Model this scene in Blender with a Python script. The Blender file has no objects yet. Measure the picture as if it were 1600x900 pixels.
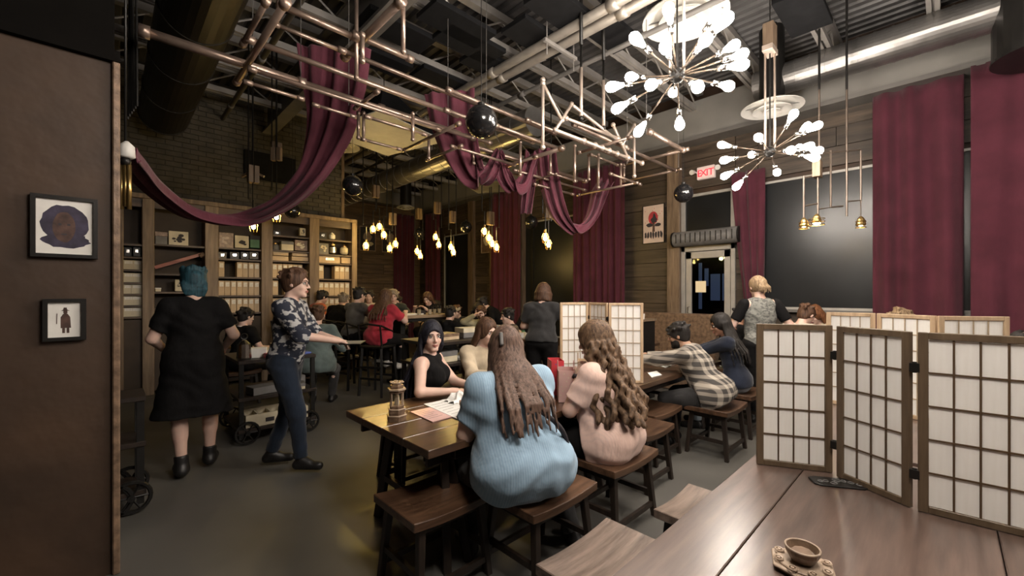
import bpy, math, random
import numpy as np
from mathutils import Vector, Matrix, Euler
S = bpy.context.scene
COL = S.collection
PI = math.pi
rnd = random.Random(7)
# ------------------------------------------------------------------ camera
FPX, HY, ZC = 655.0, 458.0, 1.55         # focal length in px of a 1600 px wide frame, horizon row, eye height
CB, SB = math.cos(math.radians(46)), math.sin(math.radians(46))
cam_d = bpy.data.cameras.new('camera'); cam = bpy.data.objects.new('camera', cam_d); COL.objects.link(cam)
cam_d.sensor_fit = 'HORIZONTAL'; cam_d.sensor_width = 36.0; cam_d.lens = 36.0*FPX/1600.0
cam_d.shift_y = (HY-450.0)/1600.0; cam_d.clip_start = 0.05; cam_d.clip_end = 200
cam.location = (0, 0, ZC)
cam.rotation_euler = (PI/2, 0, math.atan2(SB, CB)-PI/2)   # looks along (cos46, sin46)
S.camera = cam
# ------------------------------------------------------------------ world, exposure
w = bpy.data.worlds.new('night'); S.world = w; w.use_nodes = True
bg = w.node_tree.nodes['Background']; bg.inputs[0].default_value = (0.02, 0.026, 0.05, 1); bg.inputs[1].default_value = 0.25
S.view_settings.view_transform = 'Standard'; S.view_settings.look = 'None'
S.view_settings.exposure = 0.38; S.view_settings.gamma = 1.0; S.view_settings.use_curve_mapping = False
EM_CH, EM_PEND = 120.0, 110.0              # radiance of chandelier bulbs and of the small pendants
WARM = (1.0, 0.90, 0.79)
# X runs away to the right of the frame, Y away to the left; the camera stands at x=y=0
def d2w(a, d): return (d*(CB+a*SB), d*(SB-a*CB))
def pz(u, v, z):
    d = (z-ZC)*FPX/(HY-v); x, y = d2w((u-800)/FPX, d); return Vector((x, y, z))
def pyY(u, v, Y):
    a = (u-800)/FPX; d = Y/(SB-a*CB); return Vector((d*(CB+a*SB), Y, ZC+(HY-v)/FPX*d))
def pxX(u, v, X):
    a = (u-800)/FPX; d = X/(CB+a*SB); return Vector((X, d*(SB-a*CB), ZC+(HY-v)/FPX*d))
def pd(u, v, d):
    x, y = d2w((u-800)/FPX, d); return Vector((x, y, ZC+(HY-v)/FPX*d))
# ------------------------------------------------------------------ materials
def mk(name):
    m = bpy.data.materials.new(name); m.use_nodes = True; nt = m.node_tree
    return m, nt, nt.nodes['Principled BSDF']
def N(nt, t, **k):
    n = nt.nodes.new(t)
    for a, b in k.items(): setattr(n, a, b)
    return n
def mix(nt, fac, c1, c2, blend='MIX'):
    n = N(nt, 'ShaderNodeMix', data_type='RGBA', blend_type=blend)
    for i, s in ((0, fac), (6, c1), (7, c2)):
        if hasattr(s, 'is_output'): nt.links.new(s, n.inputs[i])
        else: n.inputs[i].default_value = s if i == 0 else (*s[:3], 1)
    return n.outputs[2]
def coords(nt, scale=(1, 1, 1), rot=(0, 0, 0)):
    tc = N(nt, 'ShaderNodeTexCoord'); mp = N(nt, 'ShaderNodeMapping')
    mp.inputs['Scale'].default_value = scale; mp.inputs['Rotation'].default_value = rot
    nt.links.new(tc.outputs['Object'], mp.inputs[0]); return mp.outputs[0]
def noise(nt, vec, sc, det=3, rough=.5):
    n = N(nt, 'ShaderNodeTexNoise'); n.inputs['Scale'].default_value = sc; n.inputs['Detail'].default_value = det
    n.inputs['Roughness'].default_value = rough; nt.links.new(vec, n.inputs['Vector']); return n.outputs[0]
def ramp(nt, v, stops):
    r = N(nt, 'ShaderNodeValToRGB'); e = r.color_ramp.elements
    while len(e) < len(stops): e.new(.5)
    for x, (p, c) in zip(e, stops): x.position = p; x.color = (*c, 1) if len(c) == 3 else c
    nt.links.new(v, r.inputs[0]); return r.outputs[0]
def bump(nt, b, h, st=.3, dist=.01):
    n = N(nt, 'ShaderNodeBump'); n.inputs['Strength'].default_value = st; n.inputs['Distance'].default_value = dist
    nt.links.new(h, n.inputs['Height']); nt.links.new(n.outputs[0], b.inputs['Normal'])
def plain(name, c, rough=.6, metal=0, var=.25, sc=8, bs=.15, bd=.003, rnd_t=0, **kw):
    m, nt, b = mk(name); v = coords(nt); n = noise(nt, v, sc, 3)
    c2 = tuple(x*(1-var) for x in c); c3 = tuple(min(1, x*(1+var*.6)) for x in c)
    out = ramp(nt, n, [(.3, c2), (.7, c3)])
    if rnd_t:
        oi = N(nt, 'ShaderNodeObjectInfo')
        r2 = ramp(nt, oi.outputs['Random'], [(0, (1-rnd_t,)*3), (1, (1, 1, 1))]); out = mix(nt, 1.0, out, r2, 'MULTIPLY')
    nt.links.new(out, b.inputs['Base Color'])
    b.inputs['Roughness'].default_value = rough; b.inputs['Metallic'].default_value = metal
    if bs: bump(nt, b, noise(nt, v, sc*5, 2), bs, bd)
    for k, x in kw.items(): b.inputs[k].default_value = x
    return m
def wood(name, dark, light, axis='x', rough=.45, sc=1.0, bs=.25, rnd_t=.25, worn=None, coat=0):
    m, nt, b = mk(name); k = {'x': (1.2, 14, 14), 'y': (14, 1.2, 14), 'z': (14, 14, 1.2)}[axis]
    tc = N(nt, 'ShaderNodeTexCoord'); oi = N(nt, 'ShaderNodeObjectInfo')
    ad = N(nt, 'ShaderNodeVectorMath', operation='ADD'); mu = N(nt, 'ShaderNodeVectorMath', operation='SCALE'); mu.inputs['Scale'].default_value = 37.0
    cb = N(nt, 'ShaderNodeCombineXYZ')
    for i in range(3): nt.links.new(oi.outputs['Random'], cb.inputs[i])
    nt.links.new(cb.outputs[0], mu.inputs[0]); nt.links.new(tc.outputs['Object'], ad.inputs[0]); nt.links.new(mu.outputs[0], ad.inputs[1])
    mp = N(nt, 'ShaderNodeMapping'); mp.inputs['Scale'].default_value = tuple(x*sc for x in k); nt.links.new(ad.outputs[0], mp.inputs[0])
    n = noise(nt, mp.outputs[0], 2.2, 5, .62)
    out = ramp(nt, n, [(.32, dark), (.52, tuple((p+q)/2 for p, q in zip(dark, light))), (.7, light)])
    if worn:
        n2 = noise(nt, ad.outputs[0], 2.3, 4); f = ramp(nt, n2, [(.5, (0, 0, 0)), (.72, (.7, .7, .7))]); out = mix(nt, f, out, worn)
    r2 = ramp(nt, oi.outputs['Random'], [(0, (1-rnd_t,)*3), (1, (1, 1, 1))]); out = mix(nt, 1.0, out, r2, 'MULTIPLY')
    nt.links.new(out, b.inputs['Base Color']); b.inputs['Roughness'].default_value = rough
    if coat: b.inputs['Coat Weight'].default_value = coat; b.inputs['Coat Roughness'].default_value = .22
    bump(nt, b, n, bs, .004); return m
def emit(name, c, s):
    m, nt, b = mk(name); b.inputs['Base Color'].default_value = (*c, 1)
    b.inputs['Emission Color'].default_value = (*c, 1); b.inputs['Emission Strength'].default_value = s; return m
def cloth(name, c, var=.3, sc=7, rough=.9, weave=0, stripes=None):
    m, nt, b = mk(name); v = coords(nt); n = noise(nt, v, sc, 3)
    out = ramp(nt, n, [(.3, tuple(x*(1-var) for x in c)), (.72, tuple(min(1, x*(1+var*.5)) for x in c))])
    if stripes:
        wv = N(nt, 'ShaderNodeTexWave', bands_direction='X'); wv.inputs['Scale'].default_value = stripes[1]; wv.inputs['Distortion'].default_value = .6
        wv.inputs['Detail'].default_value = 1.0; nt.links.new(v, wv.inputs['Vector']); f = ramp(nt, wv.outputs[1], [(.6, (0, 0, 0)), (.8, (.55, .55, .55))]); out = mix(nt, f, out, stripes[0])
    nt.links.new(out, b.inputs['Base Color']); b.inputs['Roughness'].default_value = rough
    b.inputs['Specular IOR Level'].default_value = .2
    b.inputs['Sheen Weight'].default_value = .15 if max(c) > .03 else 0
    mp = coords(nt, (1, 1, .55)); bump(nt, b, noise(nt, mp, 11, 3, .55), .45, .02); return m
def plaid(name, c0, c1, c2, s=14):
    m, nt, b = mk(name); v = coords(nt, (1, 1, 1)); out = None
    for ax, off in (('X', 0), ('Z', 0)):
        wv = N(nt, 'ShaderNodeTexWave', bands_direction=ax); wv.inputs['Scale'].default_value = s*.28
        wv.inputs['Distortion'].default_value = .5; nt.links.new(v, wv.inputs['Vector'])
        f = ramp(nt, wv.outputs[1], [(.30, (0, 0, 0)), (.46, (1, 1, 1))])
        one = mix(nt, f, c0, c1); out = one if out is None else mix(nt, .5, out, one)
    nt.links.new(out, b.inputs['Base Color']); b.inputs['Roughness'].default_value = .9
    bump(nt, b, noise(nt, coords(nt, (1, 1, .5)), 11, 3), .4, .02); return m
def blotch(name, c0, c1, sc=14, lo=.5, hi=.56):
    m, nt, b = mk(name); v = coords(nt, (1, 1, 1.5)); out = ramp(nt, noise(nt, v, sc, 2), [(lo, c0), (hi, c1)])
    nt.links.new(out, b.inputs['Base Color']); b.inputs['Roughness'].default_value = .85; return m
def hairm(name, c, c2, wavy=0):
    m, nt, b = mk(name); v = coords(nt, (38, 38, 2.5) if not wavy else (30, 30, 12)); n = noise(nt, v, 2.0, 4, .6)
    nt.links.new(ramp(nt, n, [(.32, c), (.68, c2)]), b.inputs['Base Color']); b.inputs['Roughness'].default_value = .62; b.inputs['Specular IOR Level'].default_value = .3
    bump(nt, b, n, .45, .008); return m
M = {}
M['plaster'] = plain('plaster', (.046, .024, .012), .62, 0, .4, 2.2, .4, .01)
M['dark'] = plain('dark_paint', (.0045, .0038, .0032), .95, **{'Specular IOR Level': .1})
M['floor'] = plain('concrete', (.105, .100, .090), .42, 0, .28, 1.1, .08, .002)
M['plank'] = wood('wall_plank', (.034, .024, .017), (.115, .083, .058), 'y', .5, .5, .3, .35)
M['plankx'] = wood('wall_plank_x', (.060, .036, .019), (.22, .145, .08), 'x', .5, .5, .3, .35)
M['post'] = wood('timber_post', (.09, .058, .036), (.27, .19, .125), 'z', .55, .6, .3, .2)
M['shelfpost'] = wood('shelf_post', (.13, .088, .055), (.30, .215, .14), 'z', .55, .6, .3, .12)
M['shelfboard'] = wood('shelf_board', (.05, .032, .02), (.14, .09, .055), 'x', .5, .7, .2, .2)
M['shelfback'] = plain('shelf_back', (.05, .034, .022), .7, 0, .3, 3)
M['brick'] = plain('dark_brick', (.085, .074, .056), .75, 0, .3, 6, .4, .004, rnd_t=.3)
M['mortar'] = plain('mortar', (.05, .045, .035), .85)
M['deck'] = plain('steel_deck', (.13, .125, .125), .5, .3, .35, 1.5, .15)
M['joist'] = plain('joist_paint', (.33, .31, .29), .5, .2, .2, 3, .1)
M['joistd'] = plain('joist_dark', (.16, .15, .14), .55, .2, .2, 3, .1)
M['soffit'] = plain('soffit', (.20, .19, .175), .7, 0, .15, 2)
M['acoustic'] = plain('acoustic_black', (.010, .010, .011), .9, **{'Specular IOR Level': .15})
M['duct'] = plain('duct_steel', (.30, .29, .28), .32, .85, .25, 4, .2)
M['ductd'] = plain('duct_dark', (.025, .021, .015), .4, .6, .3, 3, .2)
M['copper'] = plain('copper_pipe', (.44, .33, .27), .35, .75, .3, 5, .1)
M['copperl'] = plain('pale_pipe', (.58, .48, .41), .4, .6, .2, 5, .1)
M['pipe_dark'] = plain('pipe_dark', (.13, .10, .08), .45, .5); M['dark_brass'] = plain('dark_brass', (.16, .12, .09), .35, .8)
M['conduit'] = plain('conduit', (.42, .38, .33), .42, .5, .2, 5, .05)
M['black'] = plain('black_metal', (.014, .013, .012), .4, .3)
M['brass'] = plain('brass', (.55, .37, .14), .3, .9, .2, 9)
M['chrome'] = plain('chrome', (.6, .58, .55), .22, 1.0, .1)
M['ball'] = plain('black_lantern', (.010, .010, .011), .2, 0, .3, 9, 0, **{'Coat Weight': .6})
M['curtain'] = cloth('burgundy_curtain', (.088, .021, .034), .25, 3)
M['drape'] = cloth('burgundy_drape', (.145, .040, .060), .25, 4)
M['glass_dark'] = plain('black_glass', (.011, .012, .013), .30, 0, .5, 1.4, 0)
M['frame_al'] = plain('pale_frame', (.42, .40, .37), .45, .3, .1)
M['table'] = wood('table_top', (.040, .021, .012), (.115, .062, .035), 'x', .30, 1.0, .10, .15, coat=.35)
M['tablel'] = wood('table_leg', (.013, .009, .007), (.035, .022, .015), 'z', .45, 1, .15, .2)
M['stool'] = wood('stool_seat', (.045, .022, .012), (.15, .08, .045), 'x', .36, .9, .3, .25, coat=.25)
M['stooll'] = wood('stool_pale_seat', (.095, .066, .050), (.27, .20, .16), 'x', .4, .9, .7, .15, coat=.2)
M['bigtable'] = wood('big_table', (.070, .046, .037), (.15, .10, .080), 'x', .30, .8, .08, .05, coat=.45)
M['shoji_d'] = wood('shoji_oak', (.095, .062, .036), (.17, .118, .072), 'z', .5, 1, .1, .15)
M['shoji_l'] = wood('shoji_pine', (.42, .29, .18), (.62, .46, .30), 'z', .5, 1, .1, .1)
M['slat_d'] = plain('shoji_slat', (.085, .05, .025), .5)
M['slat_l'] = plain('shoji_slat_pale', (.40, .31, .21), .5)
m, nt, b = mk('shoji_paper'); v = coords(nt, (40, 40, 3)); nt.links.new(ramp(nt, noise(nt, v, 2), [(.3, (.90, .885, .85)), (.7, (.95, .94, .92))]), b.inputs['Base Color'])
b.inputs['Roughness'].default_value = .8; tl = N(nt, 'ShaderNodeBsdfTranslucent'); tl.inputs[0].default_value = (.8, .76, .7, 1); ms = N(nt, 'ShaderNodeMixShader'); ms.inputs[0].default_value = .22
nt.links.new(b.outputs[0], ms.inputs[1]); nt.links.new(tl.outputs[0], ms.inputs[2]); nt.links.new(ms.outputs[0], nt.nodes['Material Output'].inputs[0]); M['paper'] = m
M['bulb'] = emit('bulb_glow', WARM, EM_CH); M['bulb2'] = emit('pendant_glow', (1.0, .68, .22), EM_PEND)
m, nt, b = mk('clear_glass'); b.inputs['Base Color'].default_value = (1, 1, 1, 1); b.inputs['Roughness'].default_value = .03; b.inputs['Transmission Weight'].default_value = 1.0; b.inputs['IOR'].default_value = 1.2; M['glass'] = m
M['white'] = plain('white_paint', (.72, .70, .66), .5, 0, .08)
M['paperw'] = plain('white_paper', (.78, .77, .74), .8, 0, .06)
M['kraft'] = plain('kraft', (.66, .50, .33), .75, 0, .15, 9, .1, rnd_t=.18)
M['label'] = plain('pale_label', (.80, .76, .68), .7, 0, .12, 40)
M['ink'] = plain('ink', (.03, .025, .03), .7)
M['cream'] = plain('cream_board', (.62, .55, .40), .6, 0, .15)
M['grey'] = plain('mid_grey', (.16, .155, .15), .6)
M['red'] = plain('red_card', (.55, .045, .06), .5); M['pinkbag'] = plain('pink_card', (.62, .40, .37), .6, 0, .1); M['blue'] = plain('blue_card', (.08, .12, .38), .5)
M['green'] = plain('green_card', (.08, .2, .1), .6)
M['bronze'] = plain('carved_wood', (.20, .13, .085), .4, .1, .5, 20, .4, .004)
M['bronzel'] = plain('carved_wood_pale', (.36, .27, .20), .4, 0, .3, 20)
M['rubber'] = plain('rubber', (.015, .015, .015), .8)
M['skin'] = plain('skin_fair', (.64, .43, .35), .5, 0, .1, 6, .1, **{'Subsurface Weight': .08}); M['skin2'] = plain('skin_tan', (.44, .26, .175), .5, 0, .1, 6, .1); M['skin3'] = plain('skin_brown', (.27, .14, .09), .5, 0, .1, 6, .1)
M['lip'] = plain('lips', (.38, .13, .11), .4); M['eyew'] = plain('eye_white', (.7, .68, .65), .3); M['iris'] = plain('iris', (.02, .012, .01), .2)
# ------------------------------------------------------------------ mesh builder
class MB:
    def __init__(s): s.v = []; s.f = []
    def add(s, vs, fs):
        o = len(s.v); s.v += [tuple(x) for x in vs]; s.f += [tuple(i+o for i in f) for f in fs]; return s
    def mm(s, x0, y0, z0, x1, y1, z1):
        return s.add([(x0, y0, z0), (x1, y0, z0), (x1, y1, z0), (x0, y1, z0), (x0, y0, z1), (x1, y0, z1), (x1, y1, z1), (x0, y1, z1)],
                     [(0, 3, 2, 1), (4, 5, 6, 7), (0, 1, 5, 4), (1, 2, 6, 5), (2, 3, 7, 6), (3, 0, 4, 7)])
    def box(s, c, sz, R=None):
        vs = [Vector((i*sz[0]/2, j*sz[1]/2, k*sz[2]/2)) for k in (-1, 1) for i, j in ((-1, -1), (1, -1), (1, 1), (-1, 1))]
        if R is not None:
            if isinstance(R, (int, float)): R = Matrix.Rotation(R, 3, 'Z')
            vs = [R @ v for v in vs]
        return s.add([Vector(c)+v for v in vs], [(0, 3, 2, 1), (4, 5, 6, 7), (0, 1, 5, 4), (1, 2, 6, 5), (2, 3, 7, 6), (3, 0, 4, 7)])
    def bar(s, p0, p1, w, h):
        p0, p1 = Vector(p0), Vector(p1); d = p1-p0; L = d.length; R = d.to_track_quat('X', 'Z').to_matrix()
        return s.box((p0+p1)/2, (L, w, h), R)
    def cyl(s, p0, p1, r0, r1=None, n=10, cap=True):
        return s.tube([p0, p1], [r0, r0 if r1 is None else r1], n, cap)
    def tube(s, pts, r, n=8, cap=True):
        pts = [Vector(p) for p in pts]; k = len(pts)
        if not isinstance(r, (list, tuple)): r = [r]*k
        vs = []; up = None
        for i, p in enumerate(pts):
            t = (pts[min(i+1, k-1)]-pts[max(i-1, 0)]).normalized()
            if up is None: up = Vector((0, 0, 1)) if abs(t.z) < .9 else Vector((1, 0, 0))
            a = t.cross(up)
            if a.length < 1e-4: a = t.cross(Vector((0, 1, 0)))
            a.normalize(); bq = t.cross(a).normalized(); up = -bq if False else up
            for j in range(n):
                q = 2*PI*j/n; vs.append(p+(a*math.cos(q)+bq*math.sin(q))*r[i])
        fs = [(i*n+j, i*n+(j+1) % n, (i+1)*n+(j+1) % n, (i+1)*n+j) for i in range(k-1) for j in range(n)]
        if cap: fs += [tuple(range(n))[::-1], tuple((k-1)*n+j for j in range(n))]
        return s.add(vs, fs)
    def lathe(s, prof, at=(0, 0, 0), n=16, R=None):
        at = Vector(at); vs = []
        for r, z in prof:
            for j in range(n):
                q = 2*PI*j/n; v = Vector((r*math.cos(q), r*math.sin(q), z)); vs.append(at+(R @ v if R is not None else v))
        k = len(prof); fs = [(i*n+j, i*n+(j+1) % n, (i+1)*n+(j+1) % n, (i+1)*n+j) for i in range(k-1) for j in range(n)]
        fs += [tuple(range(n))[::-1], tuple((k-1)*n+j for j in range(n))]
        return s.add(vs, fs)
    def ball(s, c, r, n=12, m=8):
        if not isinstance(r, (list, tuple)): r = (r, r, r)
        vs = []; c = Vector(c)
        for i in range(m+1):
            t = PI*i/m
            for j in range(n):
                q = 2*PI*j/n; st = max(math.sin(t), .001); vs.append(c+Vector((r[0]*st*math.cos(q), r[1]*st*math.sin(q), -r[2]*math.cos(t))))
        return s.add(vs, [(i*n+j, i*n+(j+1) % n, (i+1)*n+(j+1) % n, (i+1)*n+j) for i in range(m) for j in range(n)])
    def prism(s, poly, z0, z1):
        n = len(poly); vs = [(p[0], p[1], z0) for p in poly]+[(p[0], p[1], z1) for p in poly]
        return s.add(vs, [tuple(range(n))[::-1], tuple(range(n, 2*n))]+[(i, (i+1) % n, n+(i+1) % n, n+i) for i in range(n)])
    def slab(s, pts, nrm, th):           # a planar outline with thickness th along nrm
        n = len(pts); nv = Vector(nrm)*th; vs = [Vector(p) for p in pts]+[Vector(p)+nv for p in pts]
        return s.add(vs, [tuple(range(n))[::-1], tuple(range(n, 2*n))]+[(i, (i+1) % n, n+(i+1) % n, n+i) for i in range(n)])
    def grid(s, fn, nu, nv, close=False):
        vs = [fn(i/nu, j/nv) for i in range(nu+1) for j in range(nv+1)]
        return s.add(vs, [(i*(nv+1)+j, i*(nv+1)+j+1, (i+1)*(nv+1)+j+1, (i+1)*(nv+1)+j) for i in range(nu) for j in range(nv)])
    def tor(s, c, R, r, n=20, m=6, M3=None):
        pts = []
        for i in range(n):
            q = 2*PI*i/n
            for j in range(m):
                t = 2*PI*j/m; v = Vector(((R+r*math.cos(t))*math.cos(q), (R+r*math.cos(t))*math.sin(q), r*math.sin(t)))
                pts.append(Vector(c)+(M3 @ v if M3 is not None else v))
        return s.add(pts, [(i*m+j, ((i+1) % n)*m+j, ((i+1) % n)*m+(j+1) % m, i*m+(j+1) % m) for i in range(n) for j in range(m)])
    def build(s, name, mat, parent=None, smooth=False, bevel=0, loc=None, solid=0, recalc=True):
        me = bpy.data.meshes.new(name); off = Vector((0, 0, 0))
        if parent is not None:
            r = parent
            while r.parent: r = r.parent
            off = Vector(r.get('_w', (0, 0, 0)))
        elif loc is not None: off = Vector(loc)
        me.from_pydata([tuple(Vector(v)-off) for v in s.v], [], s.f); me.update()
        return finish(name, me, mat, parent, smooth, bevel, loc if parent is None else None, solid)
def finish(name, me, mat, parent=None, smooth=False, bevel=0, loc=None, solid=0):
    import bmesh
    bm = bmesh.new(); bm.from_mesh(me); bmesh.ops.recalc_face_normals(bm, faces=bm.faces)
    if bevel: bmesh.ops.bevel(bm, geom=bm.edges[:], offset=bevel, segments=1, affect='EDGES', clamp_overlap=True)
    bm.to_mesh(me); bm.free()
    if smooth: me.polygons.foreach_set('use_smooth', [True]*len(me.polygons))
    me.materials.append(M[mat] if isinstance(mat, str) else mat)
    o = bpy.data.objects.new(name, me); COL.objects.link(o)
    if parent is not None: o.parent = parent
    if loc is not None: o.location = loc
    if solid: md = o.modifiers.new('thick', 'SOLIDIFY'); md.thickness = solid; md.offset = 0
    return o
def tag(o, label=None, cat=None, group=None, kind=None):
    if label: o['label'] = label
    if cat: o['category'] = cat
    if group: o['group'] = group
    if kind: o['kind'] = kind
    return o
def thing(name, label, cat, loc=(0, 0, 0), rz=0, group=None, world=True, kind=None):
    o = bpy.data.objects.new(name, None); o.empty_display_size = .1; COL.objects.link(o); o.location = loc; o.rotation_euler = (0, 0, rz)
    if world and rz == 0: o['_w'] = tuple(loc)
    return tag(o, label, cat, group, kind)
def copy_tree(o, parent=None):
    c = o.copy(); COL.objects.link(c)
    if parent is not None: c.parent = parent
    for ch in list(o.children): copy_tree(ch, c)
    return c
def dup(o, loc, rz=0, label=None, group=None):
    c = copy_tree(o); c.location = loc; c.rotation_euler = (0, 0, rz)
    if label: c['label'] = label
    if group: c['group'] = group
    return c
def struct(name, mb, mat, parent=None, **k):
    o = mb.build(name, mat, parent, **k)
    if parent is None: o['kind'] = 'structure'
    return o
def rename_piece(src, mesh_cache={}): pass
# ================================================================== the setting
XR, YB, YF, XC = 7.6, 8.8, 12.4, 3.55     # right wall, shelf wall, far wall, corner where the shelf wall ends
ZT, ZD = 4.25, 5.2                        # underside of the soffit, roof deck
struct('floor', MB().mm(-4, -3.6, -.1, 8.0, 12.8, 0), 'floor')
cb = MB(); xs = []; x = -4.0
while x < 7.9: xs += [(x, 0), (x+.07, 0), (x+.09, .045), (x+.13, .045)]; x += .15
vs = [(a, y, ZD+z) for a, z in xs for y in (-3.6, 12.8)]
cb.add(vs, [(2*i, 2*i+1, 2*i+3, 2*i+2) for i in range(len(xs)-1)]); struct('ceiling', cb, 'deck', solid=.01)
struct('wall_back', MB().mm(-4, -3.7, 0, 8, -3.6, ZD), 'plaster'); struct('wall_left', MB().mm(-4.1, -3.6, 0, -4, 12.8, ZD), 'plaster')
# near partition with rough plaster on the left
pw = struct('wall_partition', MB().mm(-4, 3.2, 0, .02, 3.42, 2.82), 'plaster')
tr = struct('trim_1', MB().mm(.02, 3.17, 0, .052, 3.45, 2.84), 'bronze', bevel=.006)
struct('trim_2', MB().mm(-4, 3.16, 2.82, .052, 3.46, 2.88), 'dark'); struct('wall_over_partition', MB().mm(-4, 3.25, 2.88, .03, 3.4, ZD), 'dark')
# shelf wall: dark brick above, joined bricks standing proud of the mortar
bw = struct('wall_brick', MB().mm(-4, YB, 0, XC, YB+.2, ZD), 'mortar')
bk = MB(); r = random.Random(3)
for j in range(int((ZD-2.85)/.085)):
    x = -1.6+(.11 if j % 2 else 0)
    while x < XC-.03:
        x1 = min(x+.205, XC); d = .012+r.random()*.008; z = 2.86+j*.085
        bk.add([(x, YB-d, z), (x1, YB-d, z), (x1, YB-d, z+.072), (x, YB-d, z+.072), (x, YB, z), (x1, YB, z), (x1, YB, z+.072), (x, YB, z+.072)],
               [(0, 1, 2, 3), (0, 4, 5, 1), (3, 2, 6, 7), (0, 3, 7, 4), (1, 5, 6, 2)]); x += .217
tag(bk.build('brick_courses', 'brick', bw, recalc=False), kind='stuff')
struct('wall_return', MB().mm(XC-.2, YB+.2, 0, XC, YF, ZD), 'plaster')
a_, b_ = pyY(381, 233, YB-.04), pyY(462, 290, YB-.04); tag(MB().mm(a_.x, YB-.06, b_.z, b_.x, YB, a_.z).build('wall_panel', 'acoustic', loc=(a_.x, YB-.04, b_.z), bevel=.01), 'black rectangular panel on the upper brick wall', 'panel')
struct('trim_3', MB().mm(XC-.03, YB-.03, 0, XC+.03, YB+.05, 4.6), 'post')
wf = struct('wall_far', MB().mm(XC, YF, 0, XR+.2, YF+.15, ZD), 'plaster')
wr = struct('wall_right', MB().mm(XR+.06, -3.6, 0, XR+.2, -1.0, ZD), 'plaster')
# right wall: openings as (name, y0, y1, z0, z1)
ops = [(-1.0, 2.12, 1.3, 3.33), (2.46, 3.38, 0, 3.33), (5.45, 7.45, .5, 3.33), (9.55, 10.95, .5, 3.33)]
wm = MB(); ycur = -1.0
for y0, y1, z0, z1 in ops:
    if y0 > ycur: wm.mm(XR+.06, ycur, 0, XR+.2, y0, ZD)
    if z0 > 0: wm.mm(XR+.06, y0, 0, XR+.2, y1, z0)
    wm.mm(XR+.06, y0, z1, XR+.2, y1, ZD); ycur = y1
wm.mm(XR+.06, ycur, 0, XR+.2, YF+.15, ZD); wr2 = struct('wall_right', wm, 'plaster')
pl_cache = {}
def planks(wall, y0, y1, z0, z1, axis='y', pos=XR, h=.26, L=2.1):
    z = z0; k = 0
    while z < z1-.04:
        hh = min(h, z1-z); y = y0; n = max(1, round((y1-y0)/L)); st = (y1-y0)/n; sh = (.35*st if (k % 2 and n > 1) else 0)
        cuts = [y0]+[y0+st*i+sh for i in range(1, n)]+[y1]
        for a, b2 in zip(cuts[:-1], cuts[1:]):
            d = .03+rnd.random()*.018; g = .004; key = (round(b2-a, 2), round(hh, 2), axis)
            if key not in pl_cache:
                mb = MB(); (mb.mm(-.05, g, g, .02, b2-a-g, hh-g) if axis == 'y' else mb.mm(g, -.05, g, b2-a-g, .02, hh-g))
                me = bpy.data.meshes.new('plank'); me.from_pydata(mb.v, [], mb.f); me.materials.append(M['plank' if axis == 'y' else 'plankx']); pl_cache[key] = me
            o = bpy.data.objects.new('plank', pl_cache[key]); COL.objects.link(o); o.parent = wall
            o.location = (pos+.06-d+.03, a, z) if axis == 'y' else (a, pos+.06-d-.04, z)
        z += h; k += 1
planks(wr2, 2.12, 2.46, .05, ZT, L=1); planks(wr2, 3.62, 5.45, .05, ZT, L=2.2)
planks(wr2, 7.45, 9.55, .05, ZT, L=1.3, h=.22); planks(wr2, 10.95, YF, .05, ZT)
planks(wr2, -1.0, 2.12, 3.4, ZT, h=.28, L=1.6); planks(wr2, 2.46, 3.6, 3.42, ZT, L=2); planks(wr2, 5.45, 7.45, 3.4, ZT, L=2); planks(wr2, 9.55, 10.95, 3.4, ZT, L=2)
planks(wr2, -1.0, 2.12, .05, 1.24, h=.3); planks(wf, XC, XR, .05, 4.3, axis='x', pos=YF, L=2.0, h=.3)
for i, (y, w_) in enumerate(((3.50, .12), (4.72, .1), (8.55, .12), (9.5, .12), (7.5, .1))):
    struct('trim_%d' % (4+i), MB().mm(XR-.09, y-w_, 0, XR+.05, y+w_, ZT), 'post', bevel=.006)
struct('trim_9', MB().mm(XR-.3, -3.6, ZT, XR+.1, YF, ZT+.62), 'soffit', bevel=.01)
struct('trim_10', MB().mm(XR-.34, -3.6, ZT-.06, XR+.06, YF, ZT), 'joistd')
struct('trim_11', MB().mm(XC, YF-.25, 4.35, XR, YF, 4.8), 'soffit')
# windows: black-covered glass in thin pale frames
for i, (y0, y1, z0, z1) in enumerate((ops[0], ops[2], ops[3])):
    wn = MB(); f = .035
    for a in ((y0, z1-f, y1, z1), (y0, z0, y1, z0+f), (y0, z0, y0+f, z1), (y1-f, z0, y1, z1)): wn.mm(XR-.0, a[0], a[1], XR+.07, a[2], a[3])
    wo = struct('window_%d' % (i+1), wn, 'frame_al')
    if i == 0:
        MB().mm(XR+.03, y0+f, z0+f, XR+.04, .62, z1-f).build('pane', 'glass_dark', wo); MB().mm(XR+.03, .68, z0+f, XR+.04, y1-f, z1-f).build('pane', 'glass_dark', wo)
        MB().mm(XR+.01, .62, z0+f, XR+.06, .68, z1-f).build('mullion', 'black', wo)
        MB().mm(XR-.12, y0, z0-.04, XR+.05, y1, z0).build('sill', 'joistd', wo)
    elif i == 1:
        MB().mm(XR+.03, y0+f, z0+f, XR+.04, 7.12, z1-f).build('pane', 'glass_dark', wo); MB().mm(XR+.03, 7.2, z0+f, XR+.04, y1-f, z1-f).build('pane', 'glass_dark', wo)
        MB().mm(XR+.01, 7.12, z0+f, XR+.06, 7.2, z1-f).build('mullion', 'black', wo)
    else: MB().mm(XR+.03, y0+f, z0+f, XR+.04, y1-f, z1-f).build('pane', 'glass_dark', wo)
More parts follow.
